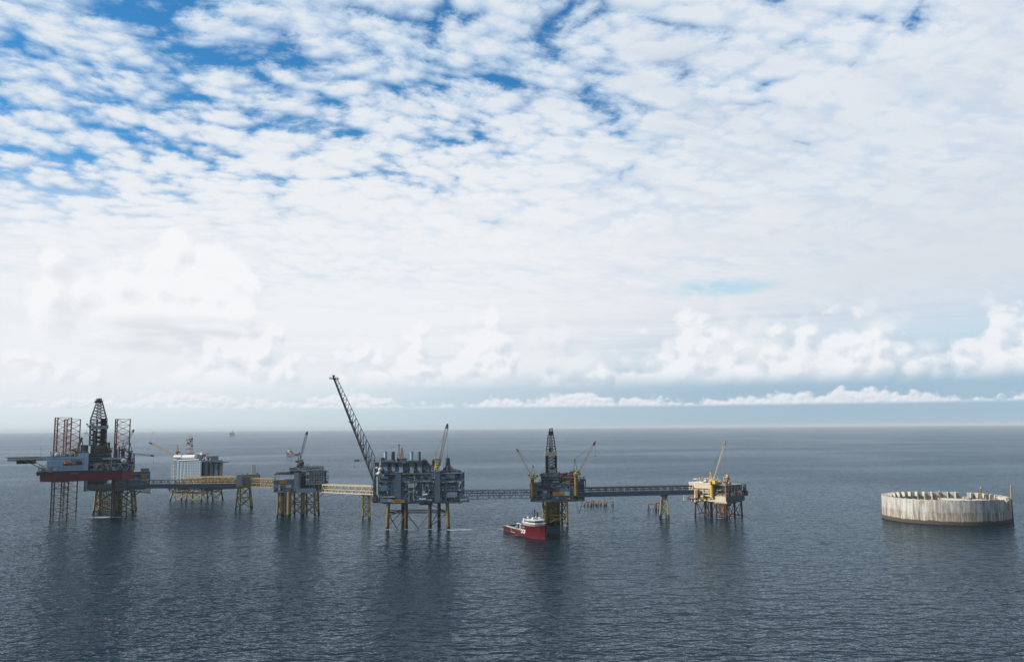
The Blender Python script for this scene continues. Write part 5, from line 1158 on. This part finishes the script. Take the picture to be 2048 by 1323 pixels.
concrete_mat('ring_concrete', (0.55, 0.53, 0.485), (0.20, 0.125, 0.075), (0.07, 0.055, 0.038), 3.2)
paint('fin_concrete', (0.62, 0.58, 0.50), (0.36, 0.29, 0.22), dirt=.4, streak=.5, rough=.85)
paint('dark_concrete', (0.30, 0.33, 0.33), (0.16, 0.17, 0.17), dirt=.6, rough=.85)
paint('green_concrete', (0.30, 0.46, 0.38), (0.34, 0.30, 0.22), dirt=.55, streak=0, rough=.8, scale=.08)
ring = bpy.data.objects.new('concrete_ring_wall', None); col.objects.link(ring); ring.location = (RX, RY, 0)
tag(ring, 'large round concrete wall rising from the sea, stained white outside, with inward fins', 'sea wall')
H_ = 24.2
def ang(px): return math.atan2(*( (lambda q: (q[0], q[1]))( (px,) * 2)))
# angle measured from the direction toward the camera; positive to the right as seen from the camera
cam_a = math.atan2(-RY, -RX)
seg = 176
mb = MB(); W_ = 1.1
def wallz(d):
    """wall top at angle d (degrees from the camera side, + to the right)"""
    d = (d + 180) % 360 - 180
    if 53 < d < 75: return 11.8
    if 158 < d < 166 : return 19.6
    return H_ + .22 * math.sin(int(d / 8.18) * 12.9898) + .10 * math.sin(int(d / 4.09) * 78.2)
pts = []
for k in range(seg):
    d0, d1 = 360 * k / seg, 360 * (k + 1) / seg; zt3 = wallz((d0 + d1) / 2)
    a0, a1 = cam_a + R(d0), cam_a + R(d1)
    def c2(r, a_): return (r * math.cos(a_), r * math.sin(a_))
    jag = 0.0
    scal = 0.35 * (k % 4 == 0)
    ro = RR + 0.0
    o0, o1, i0, i1 = c2(ro, a0), c2(ro, a1), c2(ro - W_, a0), c2(ro - W_, a1)
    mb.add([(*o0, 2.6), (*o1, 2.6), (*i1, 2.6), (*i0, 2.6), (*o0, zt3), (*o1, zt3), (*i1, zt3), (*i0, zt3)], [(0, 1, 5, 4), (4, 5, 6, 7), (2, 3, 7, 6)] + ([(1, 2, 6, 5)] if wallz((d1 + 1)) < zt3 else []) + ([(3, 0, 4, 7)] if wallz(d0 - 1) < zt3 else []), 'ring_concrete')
    o0, o1, i0, i1 = c2(ro + .9, a0), c2(ro + .9, a1), c2(ro - W_ - 1, a0), c2(ro - W_ - 1, a1)
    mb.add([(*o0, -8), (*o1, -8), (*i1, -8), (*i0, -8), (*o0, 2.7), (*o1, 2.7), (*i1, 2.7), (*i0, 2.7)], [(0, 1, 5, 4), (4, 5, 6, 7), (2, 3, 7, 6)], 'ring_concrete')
mb.build('wall', ring)
sm = MB()
for k in range(seg):
    a0, a1 = cam_a + R(360 * k / seg), cam_a + R(360 * (k + 1) / seg)
    for z_, hgt, off in ((12.0, .35, .14),):
        vs = [((RR + o_) * math.cos(a_), (RR + o_) * math.sin(a_), z2) for o_ in (.005, off) for a_ in (a0, a1) for z2 in (z_, z_ + hgt)]
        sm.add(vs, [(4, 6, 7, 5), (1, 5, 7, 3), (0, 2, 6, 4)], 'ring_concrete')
sm.build('ledge', ring)
nf = 44
for k in range(nf):
    d = 360 * (k + .5) / nf; zt3 = wallz(d)
    if zt3 < H_ - 1: continue
    a_ = cam_a + R(d); ca, sa_ = math.cos(a_), math.sin(a_); m = MB()
    def q3(r, s_, z_): return (r * ca - s_ * sa_, r * sa_ + s_ * ca, z_)
    r1_, r0_ = RR - W_ - .01, RR - W_ - 5.2
    vs = []
    for s_ in (-.5, .5): vs += [q3(r1_, s_, 4), q3(r0_ - 1.0, s_, 4), q3(r0_, s_, H_ - 1.2), q3(r0_ + 1.0, s_, H_ + .05), q3(r1_, s_, H_ + .05)]
    m.add(vs, [(0, 1, 2, 3, 4), (9, 8, 7, 6, 5)] + [(i, i + 5, (i + 1) % 5 + 5, (i + 1) % 5) for i in range(5)], 'fin_concrete'); m.build('fin', ring)
# inner tank: its own deck inside the ring
ca, sa_ = math.cos(cam_a), math.sin(cam_a)          # toward the camera
def inr(r_, f_): return (-sa_ * r_ + ca * f_, ca * r_ + sa_ * f_)     # r_ to the right, f_ toward the camera
m = MB(); cx, cy = inr(20, 4)
m.prism([(cx + 33 * math.cos(k * math.pi / 18), cy + 33 * math.sin(k * math.pi / 18)) for k in range(36)], -6, 18.2, 'dark_concrete', 'green_concrete')
cx2, cy2 = inr(6, 12)
tank = m.build('tank_roof', ring)
m = MB(); cx3, cy3 = inr(10, 2); m.prism([(cx3 + 9 * math.cos(k * math.pi / 12), cy3 + 9 * math.sin(k * math.pi / 12)) for k in range(24)], 18.25, 18.5, 'deck_green', 'deck_green'); m.build('hatch', tank)
m = MB(); x_, y_ = inr(30, -24); m.prism([inr(-6, -30), inr(50, -20), inr(46, -10), inr(-4, -22)], 18.25, 19.6, 'fin_concrete'); clutter(m, x_ - 20, x_ + 16, y_ - 8, y_ + 6, 18.3, 20.8, 26, random.Random(3), ('fin_concrete', 'rust_steel', 'beige_steel'), .6); m.build('rubble', tank)
m = MB()
for k in range(6): r_ = -34 + k * 9; x_, y_ = inr(r_, -46 + abs(k - 2) * .6); m.box(x_ - 1, x_ + 1.6, y_ - 1, y_ + 1, 2, 14, 'dark_concrete')
m.build('inner_buttress', ring)
# damaged end of the wall at the right: inner slab seen through the gap
m = MB()
def slab(d, r0, r1, z0, z1, th, mat='fin_concrete'):
    a_ = cam_a + R(d); ca_, sb2 = math.cos(a_), math.sin(a_)
    def q4(r, s_, z_): return (r * ca_ - s_ * sb2, r * sb2 + s_ * ca_, z_)
    vs = [q4(r, s_, z_) for z_ in (z0, z1) for r, s_ in ((r0, -th), (r1, -th), (r1, th), (r0, th))]
    m.add(vs, [(0, 3, 2, 1), (4, 5, 6, 7), (0, 1, 5, 4), (1, 2, 6, 5), (2, 3, 7, 6), (3, 0, 4, 7)], mat)
slab(64, RR - 6.5, RR - 4.2, 4, 23.2, 10); slab(56, RR - 9, RR - 1.3, 4, 24.3, .6, 'rust_orange'); slab(72, RR - 9, RR - 1.3, 4, 25.0, .6); slab(80, RR - 12, RR - 1.2, 24.3, 25.2, 5, 'fin_concrete')
m.build('broken_wall_panel', ring)
# marks and posts
m = MB(); rr_ = RR + .03
for d0, d1, z0, z1 in ((-22.5, -16.5, 20.2, 21.4), (-20.5, -15.5, 21.6, 22.5)):
    n = 5
    for k in range(n):
        a0, a1 = (cam_a + R(d0 + (d1 - d0) * t) for t in (k / n, (k + 1) / n)); z0k = z0 + .5 * math.sin(k * 2.1)
        m.add([(rr_ * math.cos(a0), rr_ * math.sin(a0), z0k), (rr_ * math.cos(a1), rr_ * math.sin(a1), z0k + .3), (rr_ * math.cos(a1), rr_ * math.sin(a1), z1 - .3), (rr_ * math.cos(a0), rr_ * math.sin(a0), z1)], [(0, 1, 2, 3)], 'yellow_paint')
    rr_ += .02
m.build('paint_mark', ring)
def post(name, label, w, h, r, stripes, mats, cone=0):
    o = bpy.data.objects.new(name, None); col.objects.link(o); o.location = w; tag(o, label, 'marker post', 'marker posts on the concrete ring')
    m = MB(); 
    for k in range(stripes): m.tube((0, 0, h * k / stripes), (0, 0, h * (k + 1) / stripes), r, mats[k % len(mats)], 10)
    m.build('pole', o)
    l = MB(); l.box(-r * 1.3, r * 1.3, -r * 1.3, r * 1.3, h + .01, h + .25, mats[0]); l.tube((0, 0, h + .25), (0, 0, h + 1.5), r * .55, 'white_paint', 8); l.build('lantern', o)
    if cone: c = MB(); c.tube((0, 0, 0), (0, 0, cone), r * 3.2, mats[0], 12, r * 1.2); c.build('base', o)
def onring(px, py, z): r = ray(px, py); t = (z - CAM_H) / r.z; return C0 + r * t
w = onring(1879.5, 1001, 18.3); post('marker_post', 'slim black and yellow banded post, left of the two inside the concrete ring', w, 9.6, .65, 13, ('yellow_paint', 'black_steel'))
w = onring(1962.5, 998.5, 18.3); post('marker_post', 'thick black and yellow banded post with a conical base inside the concrete ring', w, 12.0, .8, 15, ('yellow_paint', 'black_steel'), 2.4)
aR = cam_a + R(84); w = (RX + (RR + 1.2) * math.cos(aR), RY + (RR + 1.2) * math.sin(aR), -2)
post('marker_post', 'tall plain yellow post outside the right edge of the concrete ring', w, 37, .75, 6, ('rust_steel', 'rust_steel', 'rust_orange', 'yellow_paint', 'yellow_paint', 'yellow_paint'))

# =================================================================== red supply vessel
def vessel(stern, bow, name, label, beam=19.0, scale=1.0, far=False):
    stern, bow = Vector(stern), Vector(bow); d = bow - stern; L = d.length
    o = bpy.data.objects.new(name, None); col.objects.link(o); o.location = stern; o.rotation_euler = (0, 0, math.atan2(d.y, d.x)); tag(o, label, 'ship')
    # stations: x/L, half beam at waterline, half beam at deck, deck height
    st = [(0, .80, .95, 5.4), (.03, .90, 1, 5.4), (.2, .97, 1, 5.2), (.55, 1, 1, 5.4), (.60, 1, 1, 5.6), (.602, 1, 1, 11.0), (.72, .93, 1.0, 11.4), (.82, .72, .93, 12.0), (.90, .46, .74, 12.7), (.96, .22, .46, 13.3), (1.0, .02, .12, 13.8)]
    h = MB(); hb = beam / 2; N = 6; vs = []
    for (x, w0, w1, zd) in st:
        for sgn in (1,):
            for k in range(N + 1):
                t = k / N; z = -4 + (zd + 4) * t; wl = max(0, min(1, z / zd)); w = hb * (w0 + (w1 - w0) * wl ** 1.6) * (0.86 if z < -2 else 1.0)
                vs.append((x * L + (2.0 * wl * (x > .95)), w, z))
    M = len(st); vs2 = [(x, -y, z) for x, y, z in vs]
    fs = [(i * (N + 1) + k, (i + 1) * (N + 1) + k, (i + 1) * (N + 1) + k + 1, i * (N + 1) + k + 1) for i in range(M - 1) for k in range(N)]
    h.add(vs, [f[::-1] for f in fs], 'ship_red'); h.add(vs2, fs, 'ship_red')
    k0 = len(vs)
    h.add(vs + vs2, [(k, k + 1, k0 + k + 1, k0 + k) for k in range(N)] + [((M - 1) * (N + 1) + k, k0 + (M - 1) * (N + 1) + k, k0 + (M - 1) * (N + 1) + k + 1, (M - 1) * (N + 1) + k + 1) for k in range(N)], 'ship_red')
    hull_o = h.build('hull', o)
    dk = MB(); dk.box(1, L * .60, -hb + .5, hb - .5, 3.0, 3.3, 'deck_green')
    dk.add([(L * .602, -hb + .1, 10.4), (L * .72, -hb + .1, 10.8), (L * .82, -hb * .88, 11.4), (L * .9, -hb * .68, 12.0), (L * .96, -hb * .4, 12.6), (L * .96, hb * .4, 12.6), (L * .9, hb * .68, 12.0), (L * .82, hb * .88, 11.4), (L * .72, hb - .1, 10.8), (L * .602, hb - .1, 10.4)], [tuple(range(10))], 'deck_green'); dk.build('deck', o)
    stk = MB()
    for s_ in (-1, 1):
        for z_ in (2.2, 4.4): stk.box(L * .04, L * .598, s_ * (hb + .02) - .12, s_ * (hb + .02) + .12, z_, z_ + .35, 'rust_steel')
        for k in range(10): stk.box(L * (.07 + k * .055), L * (.07 + k * .055) + .5, s_ * hb - .14, s_ * hb + .14, 2.55, 4.4, 'dark_steel')
    stk.build('fender', hull_o)
    bw_ = MB()
    for s_ in (-1, 1): bw_.box(L * .02, L * .58, s_ * (hb - .9), s_ * (hb - .25), 5.35, 6.1, 'grey_steel'); 
    for s_ in (-1, 1): bw_.box(L * .14, L * .44, s_ * (hb - 1.6), s_ * (hb - .1), 5.6, 6.5, 'light_steel')
    bw_.build('cargo_rail', o)
    cg = MB(); rg = random.Random(8)
    cg.box(L * .02, L * .10, -hb + 2, hb - 2, 3.3, 6.3, 'dark_steel')
    for k in range(16): x_ = rg.uniform(.1, .44) * L; y_ = rg.uniform(-hb + 3.5, hb - 5); cg.box(x_, x_ + rg.uniform(2, 5), y_, y_ + 2.4, 3.3, 3.3 + rg.uniform(1.2, 3.2), rg.choice(('deck_green', 'dark_steel', 'deck_green', 'rust_steel', 'grey_steel')))
    cg.box(L * .36, L * .42, -2, 6, 3.3, 8.2, 'dark_steel'); cg.build('deck_machinery', o)
    wt_ = MB(); wt_.box(L * .47, L * .595, -hb + .3, hb - .3, 5.4, 6.2, 'light_steel'); wt_.box(L * .49, L * .595, -hb + 2.2, hb - 2.2, 6.2, 11.5, 'grey_steel')
    for s_ in (-1, 1):
        for x_ in (.472, .595): wt_.tube((L * x_, s_ * (hb - .6), 5.4), (L * x_, s_ * (hb - .6), 12.0), .35, 'white_paint')
        wt_.tube((L * .472, s_ * (hb - .6), 12), (L * .6, s_ * (hb - .6), 12), .45, 'white_paint')
    wt_.build('deckhouse', o)
    s1 = MB()
    s1.prism([(L * .60, -hb * .96), (L * .80, -hb * .92), (L * .875, -hb * .55), (L * .875, hb * .55), (L * .80, hb * .92), (L * .60, hb * .96)], 10.6, 11.9, 'ship_red', 'deck_green')
    s1.prism([(L * .63, -hb * .82), (L * .78, -hb * .80), (L * .85, -hb * .42), (L * .85, hb * .42), (L * .78, hb * .80), (L * .63, hb * .82)], 11.9, 13.8, 'white_paint')
    s1.prism([(L * .62, -hb * .95), (L * .79, -hb * .93), (L * .87, -hb * .50), (L * .87, hb * .50), (L * .79, hb * .93), (L * .62, hb * .95)], 13.8, 14.3, 'white_paint')
    for k in range(9):
        s1.box(L * (.64 + k * .016), L * (.64 + k * .016) + .7, -hb * .825, -hb * .818, 12.5, 13.2, 'window_glass')
    s1.rail([(L * .62, -hb * .95, 14.3), (L * .79, -hb * .93, 14.3), (L * .87, -hb * .50, 14.3), (L * .87, hb * .50, 14.3)], 'white_paint', 1.1, .09)
    s1.rail([(L * .605, -hb * .98, 11.2), (L * .72, -hb, 11.4), (L * .82, -hb * .92, 12.0), (L * .9, -hb * .73, 12.7), (L * .96, -hb * .44, 13.2)], 'grey_steel', 1.1, .09)
    so = s1.build('superstructure', o)
    wh = MB(); wh.prism([(L * .655, -hb * .72), (L * .765, -hb * .72), (L * .83, -hb * .36), (L * .83, hb * .36), (L * .765, hb * .72), (L * .655, hb * .72)], 14.3, 15.3, 'white_paint')
    wh.prism([(L * .652, -hb * .75), (L * .770, -hb * .75), (L * .838, -hb * .38), (L * .838, hb * .38), (L * .770, hb * .75), (L * .652, hb * .75)], 15.3, 16.8, 'window_glass')
    wh.prism([(L * .645, -hb * .82), (L * .775, -hb * .82), (L * .845, -hb * .42), (L * .845, hb * .42), (L * .775, hb * .82), (L * .645, hb * .82)], 16.8, 17.5, 'white_paint'); wh.build('wheelhouse', so)
    for s_ in (-1, 1): fn = MB(); fn.box(L * .63, L * .655, s_ * hb * .75 - 1.2, s_ * hb * .75 + 1.2, 14.3, 18.6, 'white_paint'); fn.box(L * .633, L * .652, s_ * hb * .75 - .9, s_ * hb * .75 + .9, 18.6, 19.4, 'black_steel'); fn.build('funnel', so)
    for x_, y_ in ((.67, -.5), (.75, .4), (.66, .3)): fn = MB(); fn.tube((L * x_, hb * y_, 17.5), (L * x_, hb * y_, 18.6), .4, 'white_paint', 8); fn.ball((L * x_, hb * y_, 19.2), 1.0, 'white_paint', 10, 6); fn.build('radome', so)
    fn = MB(); fn.box(L * .70, L * .73, -2.2, 2.2, 17.5, 19.4, 'white_paint'); fn.build('monkey_island', so)
    ms_ = MB(); x_ = L * .72; ms_.tube((x_, 0, 19), (x_, 0, 27.5), .5, 'black_steel', 8, .25); ms_.tube((x_ + 4, 1.2, 17.5), (x_ + 4, 1.2, 24.5), .4, 'black_steel', 8, .3)
    for z_, l_ in ((21, 2.6), (23, 3.2), (25, 2.4), (26.5, 1.2)): ms_.box(x_ - .2, x_ + .2, -l_, l_, z_, z_ + .35, 'black_steel'); ms_.box(x_ - l_ * .5, x_ + l_ * .5, -.2, .2, z_ + .45, z_ + .75, 'black_steel')
    for z_ in (21.5, 23.5, 24.5): ms_.ball((x_ + 4, 1.2, z_), .95, 'black_steel', 8, 5)
    ms_.build('mast', so)
    return o, hull_o, L, hb
s0, s1_ = sea_at(1022, 860), sea_at(1090, 781)
vo, vh, VL, VH = vessel(s0, s1_, 'supply_vessel', 'red offshore supply vessel with white wheelhouse lying beside the derrick platform', 19.5)
vo.scale = (1, 1, .9)
fc = bpy.data.curves.new('lettering', 'FONT'); fc.body = 'DOF'; fc.size = 5.6; fc.extrude = .04; fc.offset = .16; fc.space_character = .92; fc.align_x = 'LEFT'
fo = bpy.data.objects.new('lettering', fc); col.objects.link(fo); fo.parent = vh; fo.location = (VL * .607, -VH - .06, 3.6); fo.rotation_euler = (R(90), 0, 0); fc.materials.append(MATS['white_paint'])
bpy.context.view_layer.update(); lm_ = bpy.data.meshes.new_from_object(fo.evaluated_get(bpy.context.evaluated_depsgraph_get())); lm_.name = 'lettering'
fo2 = bpy.data.objects.new('lettering', lm_); col.objects.link(fo2); fo2.parent = vh; fo2.location = fo.location; fo2.rotation_euler = fo.rotation_euler; bpy.data.objects.remove(fo); fo2.name = 'lettering'
m = MB()
m.box(VL * .30, VL * .308, -VH - .05, -VH + .1, 1.0, 5.3, 'light_steel')
for x_, z_ in ((.66, 10.2), (.69, 10.3), (.60, 10.0)): m.box(VL * x_, VL * x_ + 1.0, -VH - .05, -VH + .1, z_ - 1, z_, 'white_paint')
m.box(VL * .31, VL * .42, -VH - .05, -VH + .1, 1.3, 1.7, 'cream_paint'); m.build('hull_marking', vh)
d_ = sea_at(594, 3330); a_ = sea_at(573.5, 3400)
vessel(d_, a_, 'supply_vessel', 'far-off red and white ship sailing alone near the horizon', 18)

# =================================================================== far installations on the horizon
def far_rig(px, D, label, k=1.0):
    f = Frame('distant_platform', label, 'oil platform', px, D, 10, 'platforms on the horizon')
    l = [(-28 * k, -22 * k, -30 * k, -24 * k), (28 * k, -22 * k, 30 * k, -24 * k), (28 * k, 22 * k, 30 * k, 24 * k), (-28 * k, 22 * k, -30 * k, 24 * k)]
    jacket(f, l, 30 * k, 4 * k, 1.5 * k, 'dark_steel', [2, 28 * k], 'X')
    m = MB(); m.box(-42 * k, 42 * k, -30 * k, 30 * k, 28 * k, 46 * k, 'grey_steel'); m.box(-34 * k, -6 * k, -26 * k, 20 * k, 46 * k, 60 * k, 'dark_steel'); m.box(0, 36 * k, -20 * k, 24 * k, 46 * k, 54 * k, 'grey_steel'); m.box(-70 * k, -42 * k, -14 * k, 14 * k, 40 * k, 44 * k, 'dark_steel'); m.build('deck', f.o)
    d = MB(); d.lattice((8 * k, 0, 46 * k), (8 * k, 0, 105 * k), 16 * k, 5 * k, 6, 1.4 * k, 1 * k, 'dark_steel'); d.build('derrick', f.o)
far_rig(464.5, 13500, 'larger of the hazy platforms on the horizon, right of the lattice mast', .9)
far_rig(172.5, 22000, 'faint wide platform on the horizon just left of the jack-up rig derrick', 1.1)
far_rig(306.5, 26000, 'faintest tiny platform on the horizon, above the grey bridge', .75)

# foam where outfall water spreads under the rig
def foam_mat():
    m, t, b = new_mat('foam'); tcn = t.nodes.new('ShaderNodeTexCoord'); sp = t.nodes.new('ShaderNodeSeparateXYZ'); t.links.new(tcn.outputs['Object'], sp.inputs[0])
    x, y = E(t, sp.outputs[0]), E(t, sp.outputs[1]); n = noise(t, vec(t, x * .30, y * .8), 1.0, 5, .65)
    rr = ((x / 27) * (x / 27) + (y / 10) * (y / 10))
    b.inputs['Base Color'].default_value = (.62, .68, .70, 1); b.inputs['Roughness'].default_value = .7
    al = ((1.0 - rr) * 1.3 + (n - .5) * 4.5 - .25).clamp() * .75
    t.links.new(al.s, b.inputs['Alpha']); MATS['foam'] = m
foam_mat()
f_ = MB(); f_.add([(28 * math.cos(k * math.pi / 20), 12 * math.sin(k * math.pi / 20), 0) for k in range(40)], [tuple(range(40))], 'foam')
fo_ = f_.build('foam'); p = sea_at(217, 1012); fo_.location = (p.x, p.y, .12); fo_['kind'] = 'stuff'
for px_i, D_, sx_, sy_ in ((930, 862, .45, .5), (905, 858, .3, .4), (775, 868, .15, .3), (1909, 884, .35, .25), (1860, 890, .3, .2), (1009, 866, .25, .4), (585, 3330, 1.2, 1.6), (812, 868, .10, .2), (860, 867, .12, .25), (897, 866, .10, .2), (1132, 890, .14, .25), (1093, 889, .10, .2), (560, 1000, .10, .2), (628, 998, .12, .2), (1440, 948, .2, .2), (1332, 962, .1, .15), (1050, 815, .5, .18)):
    c_o = fo_.copy(); col.objects.link(c_o); p = sea_at(px_i, D_); c_o.location = (p.x, p.y, .10); c_o.scale = (sx_, sy_, 1)

# =================================================================== the air over the sea
hm = bpy.data.materials.new('haze'); hm.use_nodes = True; t = hm.node_tree; t.nodes.clear()
pv_ = t.nodes.new('ShaderNodeVolumePrincipled'); pv_.inputs['Color'].default_value = (0.88, 0.96, 1.0, 1); pv_.inputs['Density'].default_value = 2.6e-5; pv_.inputs['Anisotropy'].default_value = 0.0
ou = t.nodes.new('ShaderNodeOutputMaterial'); t.links.new(pv_.outputs[0], ou.inputs['Volume'])
me = bpy.data.meshes.new('haze'); hb_ = MB(); hb_.box(-72000, 72000, -72000, 72000, -12, 158, 'foam'); me.from_pydata(hb_.v, [], hb_.f); me.materials.append(hm)
ho = bpy.data.objects.new('haze', me); col.objects.link(ho); ho['kind'] = 'stuff'
